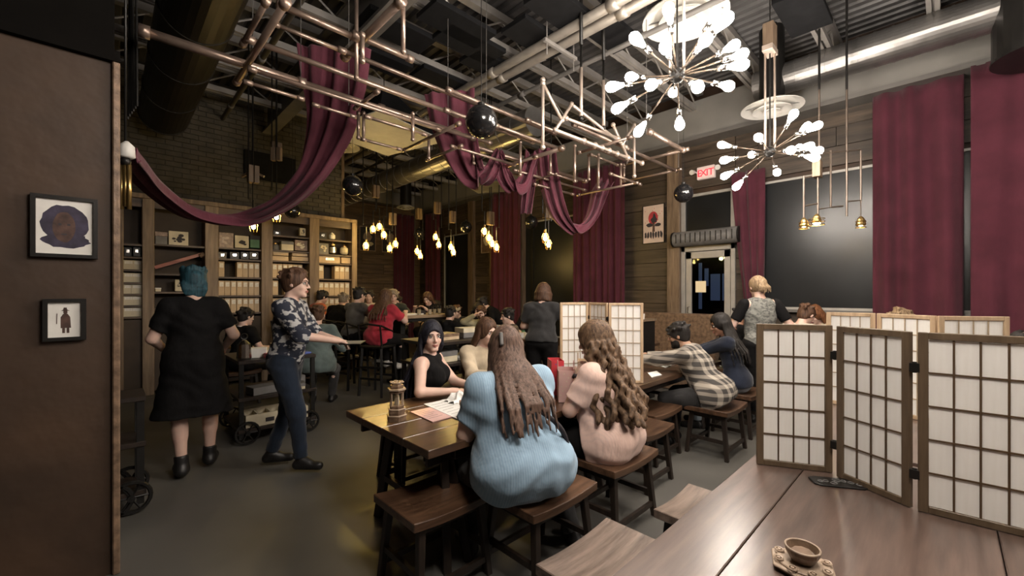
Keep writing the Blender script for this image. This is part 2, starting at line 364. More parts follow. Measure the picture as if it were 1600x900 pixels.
# door with transom, pale aluminium frame, air curtain above
y0, y1 = 2.46, 3.38
df = MB().mm(XR-.02, y0, 0, XR+.08, y0+.07, 3.33).mm(XR-.02, y1-.07, 0, XR+.08, y1, 3.33).mm(XR-.02, y0, 3.28, XR+.08, y1, 3.33).mm(XR-.02, y0, 2.30, XR+.08, y1, 2.40)
dr = struct('door_1', df, 'frame_al', bevel=.004)
lf = MB(); ly0, ly1 = y0+.08, y1-.08
for a in ((ly0, .02, ly0+.1, 2.29), (ly1-.1, .02, ly1, 2.29), (ly0, 2.17, ly1, 2.29), (ly0, .02, ly1, .3)): lf.mm(XR+.0, a[0], a[1], XR+.05, a[2], a[3])
lo = lf.build('door_leaf', 'frame_al', dr, bevel=.004)
MB().mm(XR+.02, ly0+.1, .3, XR+.03, ly1-.1, 2.17).build('pane', 'glass', lo)
MB().tube([(XR, ly1-.06, 1.0), (XR-.06, ly1-.06, 1.0), (XR-.06, ly1-.06, 1.3), (XR, ly1-.06, 1.3)], .012, 8).build('door_handle', 'chrome', lo)
MB().mm(XR+.02, y0+.07, 2.42, XR+.03, y1-.07, 3.28).build('pane', 'glass_dark', dr)
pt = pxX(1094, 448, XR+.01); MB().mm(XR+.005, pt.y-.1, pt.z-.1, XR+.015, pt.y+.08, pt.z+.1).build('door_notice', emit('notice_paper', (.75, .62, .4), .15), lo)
ac = thing('air_curtain', 'grey cylindrical air curtain unit mounted above the glass exit door', 'air curtain', (XR-.14, 2.93, 2.52))
MB().cyl((XR-.14, 2.36, 2.52), (XR-.14, 3.44, 2.52), .135, n=24).build('housing', 'grey', ac, smooth=False, bevel=.004)
MB().cyl((XR-.14, 2.33, 2.52), (XR-.14, 2.36, 2.52), .14, n=24).cyl((XR-.14, 3.44, 2.52), (XR-.14, 3.47, 2.52), .14, n=24).build('end_cap', 'black', ac)
g_ = MB()
for i in range(12): g_.mm(XR-.285, 2.42+i*.085, 2.44, XR-.27, 2.43+i*.085, 2.60)
g_.build('grille', 'black', ac)
# street outside the door: a dark facade with lit windows
fc = struct('wall_outside', MB().mm(15, -4, -1, 15.2, 12, 7), 'dark')
struct('floor_outside', MB().mm(8.0, -6, -.2, 15.2, 14, -.05), 'dark')
lw = emit('lit_window', (.12, .17, .32), .12); ly = emit('lit_lamp', (.85, .8, .3), 9)
bl = thing('neighbour_building', 'blue-lit building front seen through the glass door pane', 'building', (14.9, 5, 0))
MB().mm(14.89, 3.6, -.05, 15, 7.4, 4).build('facade', 'dark', bl)
for (a, b2, c, d_) in ((5.0, 1.3, 5.22, 2.2), (5.3, 1.3, 5.6, 2.2), (5.9, 1.0, 6.0, 2.6), (4.5, 1.3, 4.8, 2.0), (6.3, 1.1, 6.5, 2.3), (5.68, 1.8, 5.8, 2.4)):
    p_ = MB().mm(14.85, a, b2, 14.9, c, d_).build('window', lw, bl)
for k, (y, z) in enumerate(((5.95, 3.1), (6.2, 3.3), (4.9, 2.7), (5.05, 2.72), (5.2, 2.7), (5.7, 2.85))):
    MB().ball((14.7, y, z), .06).build('lamp', ly, bl)
# ------------------------------------------------------------------ roof steel
def joist(y):
    t = thing('roof_joist', 'open web steel roof joist running under the metal deck', 'joist', (-4, y, 4.72), group='roof joists')
    MB().mm(-4, y-.05, 5.06, 7.6, y+.05, 5.16).build('top_chord', 'joist', t)
    MB().mm(-4, y-.055, 4.70, 7.6, y-.012, 4.74).mm(-4, y+.012, 4.70, 7.6, y+.055, 4.74).mm(-4, y-.055, 4.74, 7.6, y-.047, 4.78).mm(-4, y+.047, 4.74, 7.6, y+.055, 4.78).build('bottom_chord', 'joist', t)
    wb = MB(); x = -4; k = 0
    while x < 7.1: wb.cyl((x, y, 4.73 if k % 2 else 5.08), (x+.55, y, 5.08 if k % 2 else 4.73), .013, n=5); x += .55; k += 1
    wb.build('web', 'joist', t); return t
j0 = joist(.1)
for k in range(-3, 13):
    y = .1+k*.98
    if k: dup(j0, (-4, y, 4.72))
gd = thing('steel_girder', 'heavy grey steel girder carrying the joists across the roof', 'beam', (2.2, -3.6, 4.5))
MB().mm(2.05, -3.6, 4.98, 2.25, 8.75, 5.02).mm(2.05, -3.6, 4.5, 2.25, 8.75, 4.54).build('flange', 'joistd', gd); MB().mm(2.14, -3.6, 4.54, 2.16, 8.75, 4.98).build('web', 'joistd', gd)
ap = None
for k, (u, v) in enumerate(((840, 62), (770, 105), (715, 40), (690, 128), (735, 70), (880, 20), (620, 50), (1255, 20), (950, 50), (590, 95))):
    p = pz(u, v, 4.62)
    if ap is None:
        ap = tag(MB().mm(p.x-.42, p.y-.2, 4.60, p.x+.42, p.y+.2, 4.66).build('acoustic_panel', 'acoustic', loc=p, bevel=.004), 'black acoustic panel lying in the roof steel', 'panel', 'black ceiling panels'); ap0 = p
    else: dup(ap, p)
# conduit pair and other long pipes along Y
def longpipe(name, label, x, z, r_, y0, y1, mat_, cat='pipe', group=None, coup=1.9, strap=None):
    t = thing(name, label, cat, (x, y0, z), group=group)
    MB().cyl((x, y0, z), (x, y1, z), r_, n=12).build('pipe_run', mat_, t, smooth=True)
    y = y0+.6
    while y < y1: MB().cyl((x, y-.06, z), (x, y+.06, z), r_*1.25, n=12).build('coupling', mat_, t, smooth=True); y += coup
    return t
longpipe('ceiling_conduit', 'thick pale conduit, left one of the pair under the roof joists', 3.78, 4.55, .055, -2, 12, 'conduit')
longpipe('ceiling_conduit', 'thick pale conduit, right one of the pair under the roof joists', 3.96, 4.55, .055, -2, 12, 'conduit')
longpipe('sprinkler_pipe', 'thin dark sprinkler pipe running beside the pale conduit pair', 4.35, 4.45, .03, -2, 12, 'joistd')
longpipe('sprinkler_pipe', 'thin grey pipe under the deck toward the left duct', 1.45, 4.6, .035, -2, 8.8, 'joistd')
for k, y in enumerate((.9, 3.2, 5.5, 7.8)):
    t = thing('strut_channel', 'pale slotted channel hung on rods holding the conduit pair', 'bracket', (3.9, y, 4.45), group='conduit brackets')
    MB().mm(3.6, y-.022, 4.44, 4.2, y+.022, 4.48).build('channel', 'joist', t, bevel=.003)
    for xx in (3.65, 4.15): MB().cyl((xx, y, 4.3), (xx, y, ZD+.01), .007, n=6).build('hanger_rod', 'joist', t)
# ducts
def duct(name, label, p0, p1, R_, mat_, rings=8, capmat=None):
    t = thing(name, label, 'duct', p0); p0, p1 = Vector(p0), Vector(p1)
    MB().cyl(p0, p1, R_, n=32).build('tube', mat_, t, smooth=False)
    d = (p1-p0)
    for i in range(rings+1):
        c = p0+d*(i/rings); e = d.normalized()*.012; MB().cyl(c-e, c+e, R_*1.03, n=32).build('seam', mat_, t, smooth=False)
    return t
duct('round_duct', 'shiny spiral duct running above the big burgundy curtain on the right', (6.75, -.38, 4.52), (6.75, 1.9, 4.52), .2, 'duct', 14)
tv = duct('duct_drop', 'fat black duct elbow in the upper right corner', (6.75, -.75, 3.95), (6.75, -.75, ZD+.01), .42, 'black', 2)
duct('round_duct', 'wide dark duct running overhead on the left toward the brick wall', (.62, -2.5, 4.25), (.62, 8.2, 4.25), .3, 'ductd', 10)
p = pz(540, 312, 3.95); q = pz(770, 212, 3.95)
duct('round_duct', 'long spiral duct with a bright end above the distant tables', (4.3, 4.0, 3.95), (4.3, 10.7, 3.95), .2, 'duct', 22)
# ring diffusers
def diffuser(p, R_, label, stem=.62):
    t = thing('ceiling_diffuser', label, 'vent', p)
    for k, (a, b2, z) in enumerate(((1.0, .72, 0), (.62, .40, -.03), (.30, .02, -.05))):
        MB().lathe([(R_*b2, z+.05), (R_*a, z), (R_*a, z+.012), (R_*b2, z+.065)], p, 32).build('ring', 'white', t, smooth=False)
    for q in range(4): MB().bar((p.x, p.y, p.z+.05), (p.x+R_*.9*math.cos(q*PI/2+.4), p.y+R_*.9*math.sin(q*PI/2+.4), p.z+.03), .015, .01).build('spoke', 'grey', t)
    if stem: MB().cyl((p.x, p.y, p.z+.06), (p.x, p.y, ZD+.01), R_*stem, n=24).build('neck', 'black', t)
    return t
diffuser(pz(1070, 30, 4.62), .455, 'large white ring diffuser behind the nearer sputnik chandelier')
diffuser(pz(1206, 170, 4.1), .38, 'white ring diffuser at the end of the right duct', .4)
diffuser(pz(533, 230, 4.0), .3, 'white ring diffuser left of the hanging black pyramid')
diffuser(pz(634, 325, 4.0), .26, 'small white ring diffuser above the distant pendants')
for k, (u, v, zz, sz, lb) in enumerate(((600, 212, 3.85, .62, 'black pyramid vent box with white underside near the left swag'), (765, 292, 3.5, .36, 'black pyramid speaker hanging below the pipe grid centre'))):
    p = pz(u, v, zz); t = thing('hanging_pyramid', lb, 'speaker', p, rz=.5 if k else .25)
    s_ = sz; MB().add([(-s_, -s_, 0), (s_, -s_, 0), (s_, s_, 0), (-s_, s_, 0), (-.12, -.12, s_*1.0), (.12, -.12, s_), (.12, .12, s_), (-.12, .12, s_)], [(0, 3, 2, 1), (4, 5, 6, 7), (0, 1, 5, 4), (1, 2, 6, 5), (2, 3, 7, 6), (3, 0, 4, 7)]).build('shell', 'acoustic' if k == 0 else 'grey', t)
    MB().mm(-s_-.01, -s_-.01, -.012, s_+.01, s_+.01, 0).build('underside', 'white' if k == 0 else 'grey', t)
    MB().cyl((0, 0, s_), (0, 0, ZD-zz), .006, n=6).build('cable', 'black', t)
# ------------------------------------------------------------------ curtains
def curtain(label, y0, y1, z0, z1, x=XR-.18, axis='y', folds=.16, amp=.045, y0b=None, y1b=None, group=None, mat_='curtain'):
    n = int((y1-y0)/.02); f = (y1-y0)/max(1, round((y1-y0)/folds)); ph = rnd.random()*9
    a0, a1 = (y0 if y0b is None else y0b), (y1 if y1b is None else y1b)
    def fn(s, t):
        e = t**1.3; yy = (y0+(y1-y0)*s)*(1-e)+(a0+(a1-a0)*s)*e
        dx = amp*(.55+.45*t)*math.sin(2*PI*s*(y1-y0)/f+ph+.8*math.sin(s*7+ph))+.018*math.sin(s*23*(y1-y0)+t*3)
        z = z1+(z0-z1)*t
        return (x+dx, yy, z) if axis == 'y' else (yy, x+dx, z)
    c0 = (x, (y0+y1)/2, z0) if axis == 'y' else ((y0+y1)/2, x, z0)
    o = MB().grid(fn, n, 24).build('curtain', mat_, loc=c0, smooth=True, solid=.006); return tag(o, label, 'curtain', group)
curtain('wide burgundy curtain covering the wall at the right of the dark window', -.15, .69, .03, ZT-.03, x=XR-.2, folds=.26)
curtain('burgundy curtain hanging nearest, at the far right edge of the photo', -1.5, -.2, .03, ZT-.05, x=XR-.35, folds=.3)
curtain('gathered burgundy curtain between the glass door and the dark window', 1.97, 2.47, .9, 3.52, folds=.17, y0b=2.0, y1b=2.22)
curtain('burgundy curtain just left of the bonsai poster wall', 4.45, 5.72, .05, 4.2, folds=.16)
curtain('burgundy curtain left of the large dark middle window', 7.38, 8.5, .05, 4.2, folds=.18)
curtain('narrow burgundy curtain left of the distant dark window', 10.95, 11.75, .05, 4.1, folds=.2)
curtain('burgundy curtain in the far corner of the room', 6.6, 7.35, .05, 4.1, x=YF-.15, axis='x', folds=.16)
curtain('narrow burgundy strip just right of the brick wall corner', 3.65, 4.1, 3.1, 4.3, x=YF-.15, axis='x', folds=.16)
MB_rod = MB().cyl((XR-.2, -1.0, ZT-.04), (XR-.2, 11.8, ZT-.04), .018, n=8).build('curtain_rod', 'black', loc=(XR-.2, -1, ZT-.04)); tag(MB_rod, 'long black curtain rod under the pale soffit', 'rod')
# ================================================================== overhead pipe grid (bronze pipes along X and Y)
pg = thing('pipe_grid', 'hanging grid of bronze pipes over the middle of the room', 'pipe frame', (2.5, 3, 3.3))
def gseg(u1, v1, u2, v2, z, ax, r_=.02, mat_='copper', fit=True, name='pipe'):
    a, b = pz(u1, v1, z), pz(u2, v2, z)
    if ax == 'x': m_ = (a.y+b.y)/2; a.y = b.y = m_
    else: m_ = (a.x+b.x)/2; a.x = b.x = m_
    mb = MB().cyl(a, b, r_, n=8)
    if fit:
        d = (b-a).normalized()*.03
        mb.cyl(a-d, a+d, r_*1.35, n=8).cyl(b-d, b+d, r_*1.35, n=8)
        L = (b-a).length
        for k in range(1, int(L/1.1)): c = a+(b-a)*(k*1.1/L); mb.cyl(c-d*.7, c+d*.7, r_*1.25, n=8)
    return mb.build(name, mat_, pg, smooth=True)
Z1, Z2, Z3 = 3.32, 3.42, 3.24
for s_ in ((225, 48, 470, 130, Z1, 'x', .034), (470, 130, 740, 215, Z1, 'x', .024), (388, 67, 717, 177, Z2, 'x', .022), (395, 107, 683, 203, Z3, 'x', .018), (430, 37, 533, 80, 3.55, 'x', .016),
           (533, 80, 770, 172, 3.55, 'x', .02), (437, 13, 557, 55, 3.6, 'x', .024), (557, 55, 640, 92, 3.6, 'x', .024), (387, 130, 470, 153, 3.15, 'x', .015), (495, 163, 550, 183, 3.15, 'x', .014),
           (700, 142, 867, 207, 3.5, 'x', .022), (700, 172, 830, 222, Z1, 'x', .02), (773, 197, 878, 233, Z1, 'x', .02), (827, 187, 980, 253, 3.45, 'x', .018), (890, 198, 1063, 265, 3.4, 'x', .022),
           (1010, 208, 1072, 233, 3.4, 'x', .028), (575, 183, 663, 210, 3.15, 'x', .016), (710, 228, 800, 258, 3.15, 'x', .016), (820, 262, 900, 300, 3.1, 'x', .016), (833, 289, 898, 303, 3.0, 'x', .016), (955, 272, 1000, 288, 3.1, 'x', .016),
           (600, 165, 760, 225, 3.45, 'x', .026), (750, 225, 905, 285, 3.35, 'x', .03), (840, 100, 840, 100, 3, 'x', .01)):
    if s_[0] != s_[2]: gseg(*s_)
for s_ in ((433, 0, 380, 130, 3.3, 'y', .024), (408, 0, 387, 70, 3.42, 'y', .02), (620, 0, 545, 90, 3.6, 'y', .03), (623, 232, 725, 197, Z3, 'y', .018), (670, 250, 718, 228, 3.15, 'y', .016),
           (783, 262, 878, 232, 3.25, 'y', .026), (770, 270, 830, 243, 3.15, 'y', .016), (1072, 233, 975, 258, 3.4, 'y', .02), (1063, 265, 975, 283, 3.4, 'y', .018), (898, 303, 1000, 288, 3.0, 'y', .016),
           (545, 165, 600, 148, 3.3, 'y', .016), (860, 270, 815, 290, 3.1, 'y', .014), (905, 238, 985, 215, 3.3, 'y', .018)): gseg(*s_)
# vertical drops and U loops
def vseg(u, v1, v2, z1, r_=.016, mat_='copper'):
    a = pz(u, v1, z1); d = (a.x*CB+a.y*SB); z2 = min(ZC+(HY-v2)/FPX*d, ZD-.02); b = Vector((a.x, a.y, z2)); MB().cyl(a, b, r_, n=8).ball(a, r_*1.4, 8, 6).ball(b, r_*1.4, 8, 6).build('drop_pipe', mat_, pg, smooth=True); return a, b
for u, v1, v2 in ((630, 80, -40), (557, 121, -10), (568, 177, 218), (645, 178, 218), (670, 213, 247), (740, 230, 255), (813, 222, 273), (860, 240, 270), (898, 228, 283), (920, 243, 280), (935, 242, 293), (970, 257, 291), (975, 262, 282), (566, 55, 95), (560, 177, 215)): vseg(u, v1, v2, 3.3)
for a in ((568, 218, 623, 233, 3.1), (740, 255, 813, 274, 3.13), (860, 270, 898, 283, 3.1), (920, 243, 970, 257, 3.3)): gseg(*a, 'x', .015)
hr = MB()
for u, v in ((470, 130), (700, 205), (980, 257), (760, 215), (545, 165), (1060, 262), (395, 107), (1010, 208)):
    p = pz(u, v, 3.35); hr.cyl(p, (p.x, p.y, ZD+.01), .004, n=4)
hr.build('suspension_wires', 'joistd', pg)
# pale pipe sculpture in a vertical plane
fr = thing('pipe_truss', 'pale pipe framework shaped like a kinked truss left of the near chandelier', 'pipe frame', (3.7, 2.76, 3.4))
YP = 2.76
def tp(u, v, dy=0): return pyY(u, v, YP+dy)
for (u1, v1, u2, v2) in ((848, 125, 848, 230), (848, 130, 878, 188), (893, 163, 868, 203), (893, 163, 978, 230), (958, 195, 981, 247), (991, 195, 991, 275), (991, 195, 973, 225), (885, 185, 965, 216)):
    a, b = tp(u1, v1), tp(u2, v2); MB().cyl(a, b, .017, n=8).ball(a, .028, 8, 6).ball(b, .028, 8, 6).build('pipe', 'copperl', fr, smooth=True)
a, b = tp(867, 203), tp(1003, 255); mb = MB().cyl(a, b, .019, n=8)
for t in (.28, .4, .48, .56, .66, .8, 1): mb.ball(a+(b-a)*t, .035, 8, 6)
mb.build('pipe', 'copperl', fr, smooth=True)
for u, v in ((908, 185), (943, 200)):
    a = tp(u, v); MB().cyl(a, (a.x, a.y, 4.3), .013, n=8).cyl((a.x, a.y, 4.25), (a.x, a.y, ZD+.01), .02, n=8).ball(a, .03, 8, 6).build('hanging_rod', 'black', fr, smooth=True)
    MB().cyl((a.x, a.y, a.z), (a.x, a.y, a.z+.55), .019, n=8).build('sleeve', 'copperl', fr, smooth=True)
# ================================================================== sputnik chandeliers
BULB = [(.012, 0), (.016, .012), (.023, .037), (.036, .072), (.040, .097), (.034, .121), (.015, .138), (.001, .141)]
def chandelier(c, R_, label, seed, n=24, sq=.8, px=None):
    t = thing('sputnik_chandelier', label, 'chandelier', c); rr = random.Random(seed); c = Vector(c)
    MB().ball(c, .055, 16, 10).build('hub', 'black', t, smooth=True)
    for k in range(n):
        z = 1-2*(k+.5)/n; ph = k*2.39996+seed; s_ = math.sqrt(1-z*z); d = Vector((s_*math.cos(ph), s_*math.sin(ph), z*sq)).normalized()
        L = R_*rr.choice((.62, .78, .9, 1.0))
        if px:
            if k >= len(px): break
            cc = c.x*CB+c.y*SB; uc = 800+FPX*(c.x*SB-c.y*CB)/cc; vc = HY-FPX*(c.z-ZC)/cc; rt_, fw_ = Vector((SB, -CB, 0)), Vector((CB, SB, 0))
            l_ = rt_*((px[k][0]-uc)/FPX*cc)+Vector((0, 0, (vc-px[k][1])/FPX*cc)); L = R_*.86; dep = math.sqrt(max(L*L-l_.length**2, 0))*(1 if k % 2 else -1); v_ = l_*(1+dep/cc)+fw_*dep
            d = v_.normalized(); L = v_.length+.045
        if d.z > .95: continue
        p = c+d*(L-.13); q = d.to_track_quat('Z', 'X').to_matrix()
        arm = MB().cyl(c, p, .006, n=6).build('arm', 'dark_brass', t, smooth=True)
        MB().cyl(p-d*.06, p+d*.004, .019, n=10).build('socket', 'chrome', arm, smooth=True)
        MB().lathe(BULB, p, 10, q).build('bulb', 'bulb', arm, smooth=True)
    for dx in (-.05, .05):
        MB().cyl((c.x+dx*SB, c.y-dx*CB, c.z+.02), (c.x+dx*SB, c.y-dx*CB, c.z+1.05), .011, n=8).build('suspension_pipe', 'copperl', t, smooth=True)
    MB().mm(c.x-.1, c.y-.05, c.z+1.03, c.x+.1, c.y+.05, c.z+1.09).build('crossbar', 'copperl', t, bevel=.004)
    for k in range(3): MB().mm(c.x-.075+k*.05, c.y-.05, c.z+1.09, c.x-.032+k*.05, c.y+.05, c.z+1.33).build('pulley_block', 'post', t, bevel=.004)
    MB().cyl((c.x, c.y, c.z+1.3), (c.x, c.y, ZD+.01), .006, n=6).cyl((c.x, c.y, c.z+.05), (c.x, c.y, c.z+1.1), .007, n=6).build('cable', 'black', t)
    return t
chandelier(pd(1058, 118, 3.1), .52, 'nearer and larger sputnik chandelier of glowing bulbs', 1, 30, px=[(1024, 45), (1117, 22), (979, 81), (1013, 85), (1104, 71), (1145, 72), (1158, 85), (1083, 103), (1058, 121), (967, 123), (1005, 121), (1148, 120), (1133, 133), (975, 157), (995, 163), (1024, 171), (1057, 178), (1090, 157)])
chandelier(pd(1203, 237, 4.4), .52, 'farther sputnik chandelier of glowing bulbs in front of the dark window', 4, 24, .62, px=[(1202, 200), (1147, 217), (1155, 232), (1260, 198), (1243, 215), (1263, 223), (1278, 235), (1211, 222), (1133, 250), (1160, 260), (1193, 258), (1180, 275), (1221, 252), (1243, 253), (1238, 264)])
chandelier((1.1, .05, 3.3), .5, 'unseen sputnik chandelier added above the foreground table', 2, 22)  # unseen, added overhead to brighten the foreground table and near screen
chandelier((3.9, -1.8, 3.1), .5, 'unseen sputnik chandelier added over the near long table', 3, 18)  # second unseen one, added for more light from behind the camera
# ------------------------------------------------------------------ black round lanterns
def lantern(u, v, label):
    z = 2.92; p = pz(u, v, z); t = thing('round_lantern', label, 'lantern', p); R_ = .128
    MB().ball(p, R_, 24, 16).build('globe', 'ball', t, smooth=True); MB().cyl((p.x, p.y, p.z+R_-.01), (p.x, p.y, p.z+R_+.02), .03, n=12).build('cap', 'black', t)
    MB().cyl((p.x, p.y, p.z+R_), (p.x, p.y, ZD+.01), .003, n=5).build('cord', 'black', t)
for u, v, lb in ((752, 190, 'largest glossy black ball lantern below the middle of the pipe grid'), (1068, 302, 'black ball lantern beside the exit sign'), (551, 290, 'black ball lantern near the corner of the brick wall'),
                 (457, 330, 'black ball lantern just above the bookcase'), (830, 347, 'black ball lantern left of the lowest burgundy swag'), (728, 355, 'black ball lantern above the distant dark window'), (655, 365, 'farthest black ball lantern by the corner curtain')): lantern(u, v, lb)
# ------------------------------------------------------------------ pipe pendants
def pendant_cluster(label, spec, z_block, dref, group=None, mat_='black'):
    # spec: list of (u, v) bulbs; all hang at camera depth dref on black rods from one wooden pulley block
    ps = [pd(u, v, dref+((i % 3)-1)*.12) for i, (u, v) in enumerate(spec)]; c = sum(ps, Vector())/len(ps)
    t = thing('pipe_pendant', label, 'pendant lamp', (c.x, c.y, c.z), group=group)
    for i, p in enumerate(ps):
        top = p.z+.16
        a = MB().tube([(p.x, p.y, top), (p.x, p.y, top+.25), (p.x+(.06 if i % 2 else -.06), p.y, top+.25), (p.x+(.06 if i % 2 else -.06), p.y, ZD+.01)], .010, 6).build('drop_pipe', mat_, t, smooth=False)
        MB().cyl((p.x, p.y, top-.05), (p.x, p.y, top+.01), .02, n=10).build('socket', 'brass', a)
        MB().lathe([(r_*.72, -zz*.8) for r_, zz in BULB], (p.x, p.y, top-.05), 10).build('bulb', 'bulb2', a, smooth=True)
        cg = MB()
        for q in range(5): an = q*2*PI/5; cg.tube([(p.x+.02*math.cos(an), p.y+.02*math.sin(an), top-.03), (p.x+.055*math.cos(an), p.y+.055*math.sin(an), top-.1), (p.x+.04*math.cos(an), p.y+.04*math.sin(an), top-.2)], .003, 4)
        cg.build('cage', 'brass', a)
    zb = ZC+(HY-z_block)/FPX*dref
    for k in (-1, 1): MB().mm(c.x+k*.035-.03, c.y-.04, zb-.12, c.x+k*.035+.03, c.y+.04, zb+.12).build('pulley_block', 'shelfpost', t, bevel=.004)
    return t
pendant_cluster('cluster of four amber bulbs on pipes right of the bookcase', [(572, 388), (583, 362), (593, 358), (600, 371)], 300, 8.2)
pendant_cluster('two low amber bulbs on pipes before the far wall pictures', [(618, 385), (609, 392)], 343, 8.6)
pendant_cluster('pair of amber bulbs hanging left of the corner curtain gap', [(652, 396), (657, 403)], 335, 9.4)
pendant_cluster('pair of amber bulbs before the narrow far curtain', [(681, 374), (686, 386)], 326, 8.8)
pendant_cluster('pair of amber bulbs before the farthest dark window', [(705, 390), (709, 398)], 340, 8.8)
pendant_cluster('four amber bulbs on pipes before the middle timber posts', [(757, 366), (764, 376), (769, 385), (776, 391)], 342, 7.6)
pendant_cluster('two amber bulbs on pipes before the middle dark window', [(852, 376), (857, 386)], 330, 6.5)
pendant_cluster('single caged amber bulb in front of the bookcase centre', [(396, 358)], 276, 6.0)
pendant_cluster('caged pale bulb hanging where the swag crosses the bookcase', [(432, 343)], 240, 6.2)
# pipe fixture in front of the dark window at right
t = thing('pipe_fixture', 'branching pipe fixture with three lamps before the large dark window', 'pendant lamp', (6, 1.2, 3)); DX = 5.0
def rp(u, v): return pd(u, v, DX)
for seg in (((1278, 250), (1278, 340)), ((1256, 275), (1256, 350)), ((1256, 322), (1278, 318)), ((1278, 327), (1298, 324), (1298, 235)), ((1298, 324), (1317, 322)), ((1323, 140), (1323, 338)), ((1323, 315), (1345, 313), (1345, 345)), ((1345, 235), (1345, 313)), ((1280, 140), (1280, 250)), ((1285, 240), (1345, 234)), ((1256, 278), (1278, 274))):
    MB().tube([rp(*q) for q in seg], .011, 6).build('pipe', 'pipe_dark', t)
for u in (1280, 1323): p = rp(u, 140); MB().cyl(p, (p.x, p.y, ZD+.01), .012, n=6).build('hanging_rod', 'black', t)
p = rp(1277, 264); 
for k in (-1, 1): MB().mm(p.x+k*.036-.032, p.y-.04, p.z-.1, p.x+k*.036+.032, p.y+.04, p.z+.1).build('pulley_block', 'shelfpost', t, bevel=.004)
for i, (u, v, R_) in enumerate(((1256, 352, .05), (1276, 346, .08), (1345, 350, .05))):
    p = rp(u, v); l = MB().lathe([(.012, .09), (.035, .06), (.05, .0), (.045, -.02)], p, 12).build('lamp_holder', 'brass', t, smooth=False)
    MB().ball(p, .028 if R_ < .06 else .045, 10, 8).build('bulb', 'bulb2', l, smooth=True)
    for k in range(3): MB().tor(p+Vector((0, 0, .03-k*.035)), R_, .004, 16, 5).build('cage_ring', 'brass', l)
# two hanging rods with house-shaped wood pulleys over the left
for u, v, lb in ((395, 276, 'arrow shaped wooden pulley on a rod before the brick wall'), (432, 241, 'upright wooden pulley on a rod before the brick wall')):
    p = pd(u, v, 6.0); t = thing('wooden_pulley', lb, 'pulley', p)
    MB().cyl(p, (p.x, p.y, ZD+.01), .013, n=6).build('hanging_rod', 'black', t); MB().cyl((p.x, p.y, p.z-.7), p, .009, n=6).build('lower_rod', 'black', t)
    for k in (-1, 1): MB().box(p+Vector((k*.04*SB, -k*.04*CB, 0)), (.06, .06, .19), .75).build('cheek', 'shelfpost', t, bevel=.004)
    if u == 395:
        for k in (-1, 1): MB().bar(p+Vector((0, 0, .08)), p+Vector((k*.16*SB, -k*.16*CB, .0)), .03, .03).build('arm', 'shelfpost', t)
# ------------------------------------------------------------------ swagged drapes
def ribbon(label, path, widths, name='drape', folds=5, amp=.05, wdir=None):
    # path: world centre points; widths: half widths; the cloth hangs as a pleated band
    from mathutils.geometry import interpolate_bezier
    P = [Vector(p) for p in path]; n = len(P); pts = []; ws = []
    for i in range(n-1):
        p0, p1, p2, p3 = P[max(i-1, 0)], P[i], P[i+1], P[min(i+2, n-1)]
        for k in range(12):
            t = k/12; pts.append(.5*((2*p1)+(p2-p0)*t+(2*p0-5*p1+4*p2-p3)*t*t+(3*p1-p0-3*p2+p3)*t**3))
            ws.append(widths[i][0]*(1-t)+widths[i+1][0]*t if isinstance(widths[i], tuple) else widths[i]*(1-t)+widths[i+1]*t)
    pts.append(P[-1]); ws.append(widths[-1]); K = len(pts)-1; wd0 = Vector(wdir) if wdir is not None else Vector((SB, -CB, 0))
    def fn(s, t):
        i = int(round(s*K)); T = (pts[min(i+1, K)]-pts[max(i-1, 0)]).normalized()
        wd = wd0-T*wd0.dot(T); 
        wd = wd.normalized() if wd.length > .15 else Vector((0, 0, 1))
        nn = T.cross(wd).normalized(); x = (t-.5)*2
        return pts[i]+wd*(x*ws[i])+nn*(amp*min(1, .25/max(ws[i], .05))*math.sin(x*folds*1.9+s*3)+.02*math.sin(x*17+s*7)-.10*ws[i]*(1-x*x))
    o = MB().grid(fn, K, 26).build(name, 'drape', loc=P[0], smooth=True, solid=.006); return tag(o, label, 'drape')
q = lambda u, v, d: pd(u, v, d)
ribbon('broad burgundy drape hanging from the pipes and sweeping down left to the partition', [q(522, 72, 4.3), q(520, 130, 4.35), q(512, 200, 4.5), q(480, 275, 4.7), q(430, 322, 4.9), q(370, 342, 4.9), q(300, 332, 4.5), q(240, 292, 3.9), q(205, 250, 3.3), q(196, 235, 3.1)],
       [.38, .34, .26, .15, .10, .10, .13, .13, .12, .1], wdir=(SB*.8, -CB*.8, -.25))
ribbon('burgundy drape hanging in a deep pouch left of the black ball lantern', [q(702, 142, 4.9), q(708, 190, 4.95), q(722, 240, 5.0), q(742, 275, ZD+.01), q(764, 268, 5.2), q(778, 240, 5.3), q(786, 250, 5.3)], [.30, .27, .22, .18, .12, .06, .04], folds=4)
ribbon('small burgundy loop of cloth right of the grey pyramid', [q(782, 250, 5.3), q(788, 275, 5.3), q(800, 292, 5.35), q(815, 288, 5.4), q(826, 262, 5.45), q(832, 240, 5.5)], [.05, .10, .09, .10, .08, .1], folds=3)
ribbon('short burgundy fold hanging straight down above the middle window', [q(828, 258, 5.6), q(826, 285, 5.6), q(824, 310, 5.6), q(822, 334, 5.6)], [.10, .09, .08, .07], folds=3)
ribbon('lowest burgundy swag looping down in front of the middle window', [q(852, 232, 5.7), q(858, 280, 5.75), q(872, 330, 5.8), q(892, 356, 5.9), q(910, 356, 6.0), q(926, 335, 6.1), q(938, 298, 6.2), q(946, 285, 6.3)], [.14, .14, .12, .07, .06, .09, .12, .13], folds=4)
